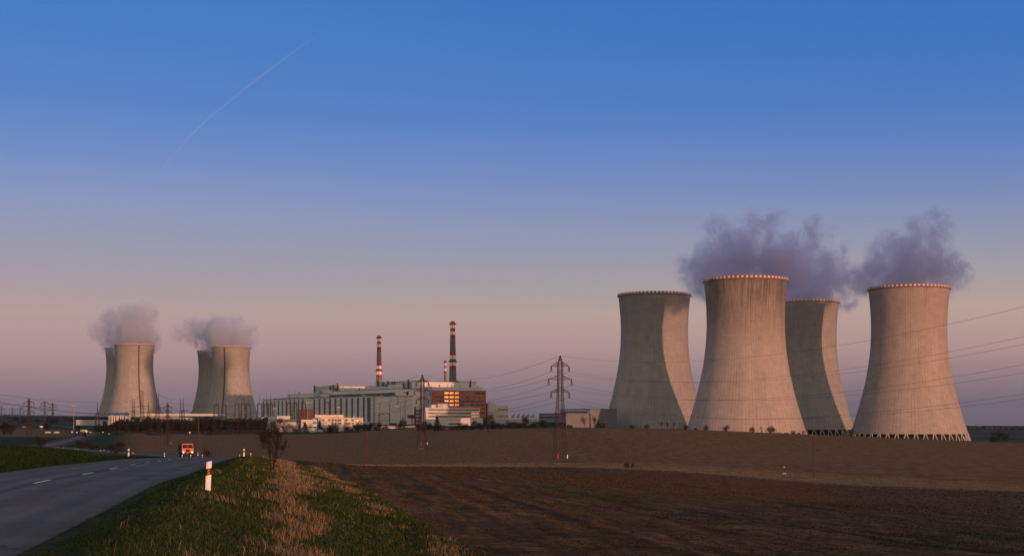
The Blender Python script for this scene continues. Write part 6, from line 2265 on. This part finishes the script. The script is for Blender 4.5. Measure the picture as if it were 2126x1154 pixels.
# clods of the ploughed field
n = 220000
Y = np.exp(rng.uniform(math.log(26), math.log(430), n))
px = rng.uniform(560, 2300, n)
X = (px - CX) / F * Y
dd, _ = road_near(X[:1], Y[:1])
xc = np.interp(Y, RL[:, 1][:400], RL[:, 0][:400])
tx, ty = np.interp(Y, RL[:, 1][:400], RT[:400, 0]), np.interp(Y, RL[:, 1][:400], RT[:400, 1])
dn = (X - xc) * ty
keep = (dn > 11.6) & (Y < np.interp(px, [560, 640, 877, 1160, 1400, 1690, 2126, 3000], [290, 300, 372, 412, 392, 352, 300, 260]) - 6) & (wav(X * 0.993 + Y * 0.122, (Y * 0.993 - X * 0.122) * 0.04, 0.8, 2.0) + rng.normal(0, .45, n) > -0.25) & (wav(X, Y, 1.4, 3.3) + rng.normal(0, .5, n) > -0.3)
X, Y = X[keep], Y[keep]
n = len(X)
Zg = ground(X, Y, False)
oct_v = np.array([(1, 0, 0), (0, 1, 0), (-1, 0, 0), (0, -1, 0), (0, 0, 0.8), (0, 0, -0.5)], float)
oct_f = np.array([(0, 1, 4), (1, 2, 4), (2, 3, 4), (3, 0, 4), (1, 0, 5), (2, 1, 5), (3, 2, 5), (0, 3, 5)])
s_ = np.maximum(0.020, Y * 0.00040) * np.clip(np.exp(rng.normal(0, 0.45, n)), 0.3, 1.9)
a = rng.uniform(0, 6.28, n)
vv = oct_v[None] * rng.uniform(0.5, 1.3, (n, 6, 1)) * s_[:, None, None]
ca_, sa_ = np.cos(a)[:, None], np.sin(a)[:, None]
V = np.stack([vv[..., 0] * ca_ - vv[..., 1] * sa_ + X[:, None], vv[..., 0] * sa_ + vv[..., 1] * ca_ + Y[:, None], vv[..., 2] * 0.8 + Zg[:, None] + 0.3 * s_[:, None]], -1).reshape(-1, 3)
Fc = (np.arange(n)[:, None, None] * 6 + oct_f[None]).reshape(-1, 3)
m_clod = island_mat("soil_clods", (.030, .018, .008), (.074, .043, .018), 1.0, c2=(.115, .070, .034))
tag(mesh_np("soil_clods", V, Fc, [m_clod]), "brown clods of earth strewn over the near ploughed field", "soil", kind='stuff')
# stubble left standing along the edge between the fields
n = 16000
px = rng.uniform(640, 2250, n)
Y = np.interp(px, [560, 640, 877, 1160, 1400, 1690, 2126, 3000], [290, 300, 372, 412, 392, 352, 300, 260]) * rng.uniform(1.0, 1.14, n)
X = (px - CX) / F * Y
blades("field_stubble", X, Y, ground(X, Y, False), rng.uniform(0.06, 0.2, n), rng.uniform(0.03, 0.06, n), rng.uniform(0.2, 0.9, n), m_st, "pale stubble in a strip between the ploughed and the brown field")
# green shoots coming up in bands of the ploughed field
n = 60000
Y = np.exp(rng.uniform(math.log(26), math.log(170), n))
px = rng.uniform(700, 2300, n)
X = (px - CX) / F * Y
xc = np.interp(Y, RL[:, 1][:400], RL[:, 0][:400])
keep = (X - xc > 13) & (wav(X * 0.35 - Y * 0.04, X * 0.05 + Y * 0.11, 1.9, 6.0) + 0.5 * wav(X, Y, 2.3, 3.0) + rng.normal(0, .3, n) > 0.55)
X, Y = X[keep], Y[keep]
blades("green_shoots", X, Y, ground(X, Y, False), rng.uniform(0.05, 0.13, len(X)), np.maximum(0.006, Y * 0.00022), rng.uniform(0.2, 0.9, len(X)), m_gl, "green shoots sprouting in bands of the near ploughed field")

# ------------------------------------------------------------------ vapour trail high over the plain
alt = 9000.0
tp = [(325, 365), (340, 347), (366, 316), (415, 263), (465, 220), (530, 168), (575, 134), (616, 104), (655, 76), (700, 42), (745, 6)]
pts = []
for x, y in tp:
    Yd = alt * F / (HY - y)
    pts.append(P(x, y, Yd))
rad = [10, 22, 28, 34, 38, 40, 36, 28, 18, 8, 4]
cn = np.array([(p.x, p.y, p.z, r) for p, r in zip(pts, rad)])
cn = catmull([tuple(q_) for q_ in cn], 8)
O = Vector(cn[len(cn) // 2, :3])
V, n_ = [], 12
for i in range(len(cn)):
    t_ = Vector(cn[min(i + 1, len(cn) - 1), :3]) - Vector(cn[max(i - 1, 0), :3])
    t_.normalize()
    a = t_.cross(Vector((0, 0, 1))).normalized()
    b_ = t_.cross(a)
    for k in range(n_):
        g_ = 2 * math.pi * k / n_
        V.append(Vector(cn[i, :3]) - O + (a * math.cos(g_) + b_ * math.sin(g_)) * cn[i, 3])
idx_ = np.arange(len(cn) * n_).reshape(-1, n_)
Fc = np.stack([idx_[:-1], np.roll(idx_[:-1], -1, 1), np.roll(idx_[1:], -1, 1), idx_[1:]], -1).reshape(-1, 4)
m_ct = bpy.data.materials.new("vapour_trail")
m_ct.use_nodes = True
q = NT(m_ct.node_tree)
out = q.new('ShaderNodeOutputMaterial')
pv = q.new('ShaderNodeVolumePrincipled')
pv.inputs['Color'].default_value = (0.95, 0.92, 0.92, 1)
pv.inputs['Density'].default_value = 0.00026
pv.inputs['Anisotropy'].default_value = 0.0
q.link(pv.outputs[0], out.inputs['Volume'])
tr = q.new('ShaderNodeBsdfTransparent')
df = q.new('ShaderNodeBsdfDiffuse')
mx = q.new('ShaderNodeMixShader')
mx.inputs[0].default_value = 0.004
q.link(tr.outputs[0], mx.inputs[1])
q.link(df.outputs[0], mx.inputs[2])
q.link(mx.outputs[0], out.inputs['Surface'])
ct = mesh_np("vapour_trail", V, Fc, [m_ct], smooth=True, loc=O)
fix_normals(ct)
tag(ct, "faint pinkish vapour trail slanting up across the blue sky", "vapour trail")

# ------------------------------------------------------------------ the air over the plain
hz = MB().box(-13600, -13600, -140, 13600, 13600, 260).build("haze", [])
m_hz = bpy.data.materials.new("haze")
m_hz.use_nodes = True
q = NT(m_hz.node_tree)
out = q.new('ShaderNodeOutputMaterial')
pv = q.new('ShaderNodeVolumePrincipled')
pv.inputs['Color'].default_value = (0.86, 0.84, 0.90, 1)
pv.inputs['Density'].default_value = 0.000014
pv.inputs['Anisotropy'].default_value = 0.3
q.link(pv.outputs[0], out.inputs['Volume'])
hz.data.materials.clear()
hz.data.materials.append(m_hz)
tag(hz, "thin evening haze over the plain", "haze", kind='stuff')
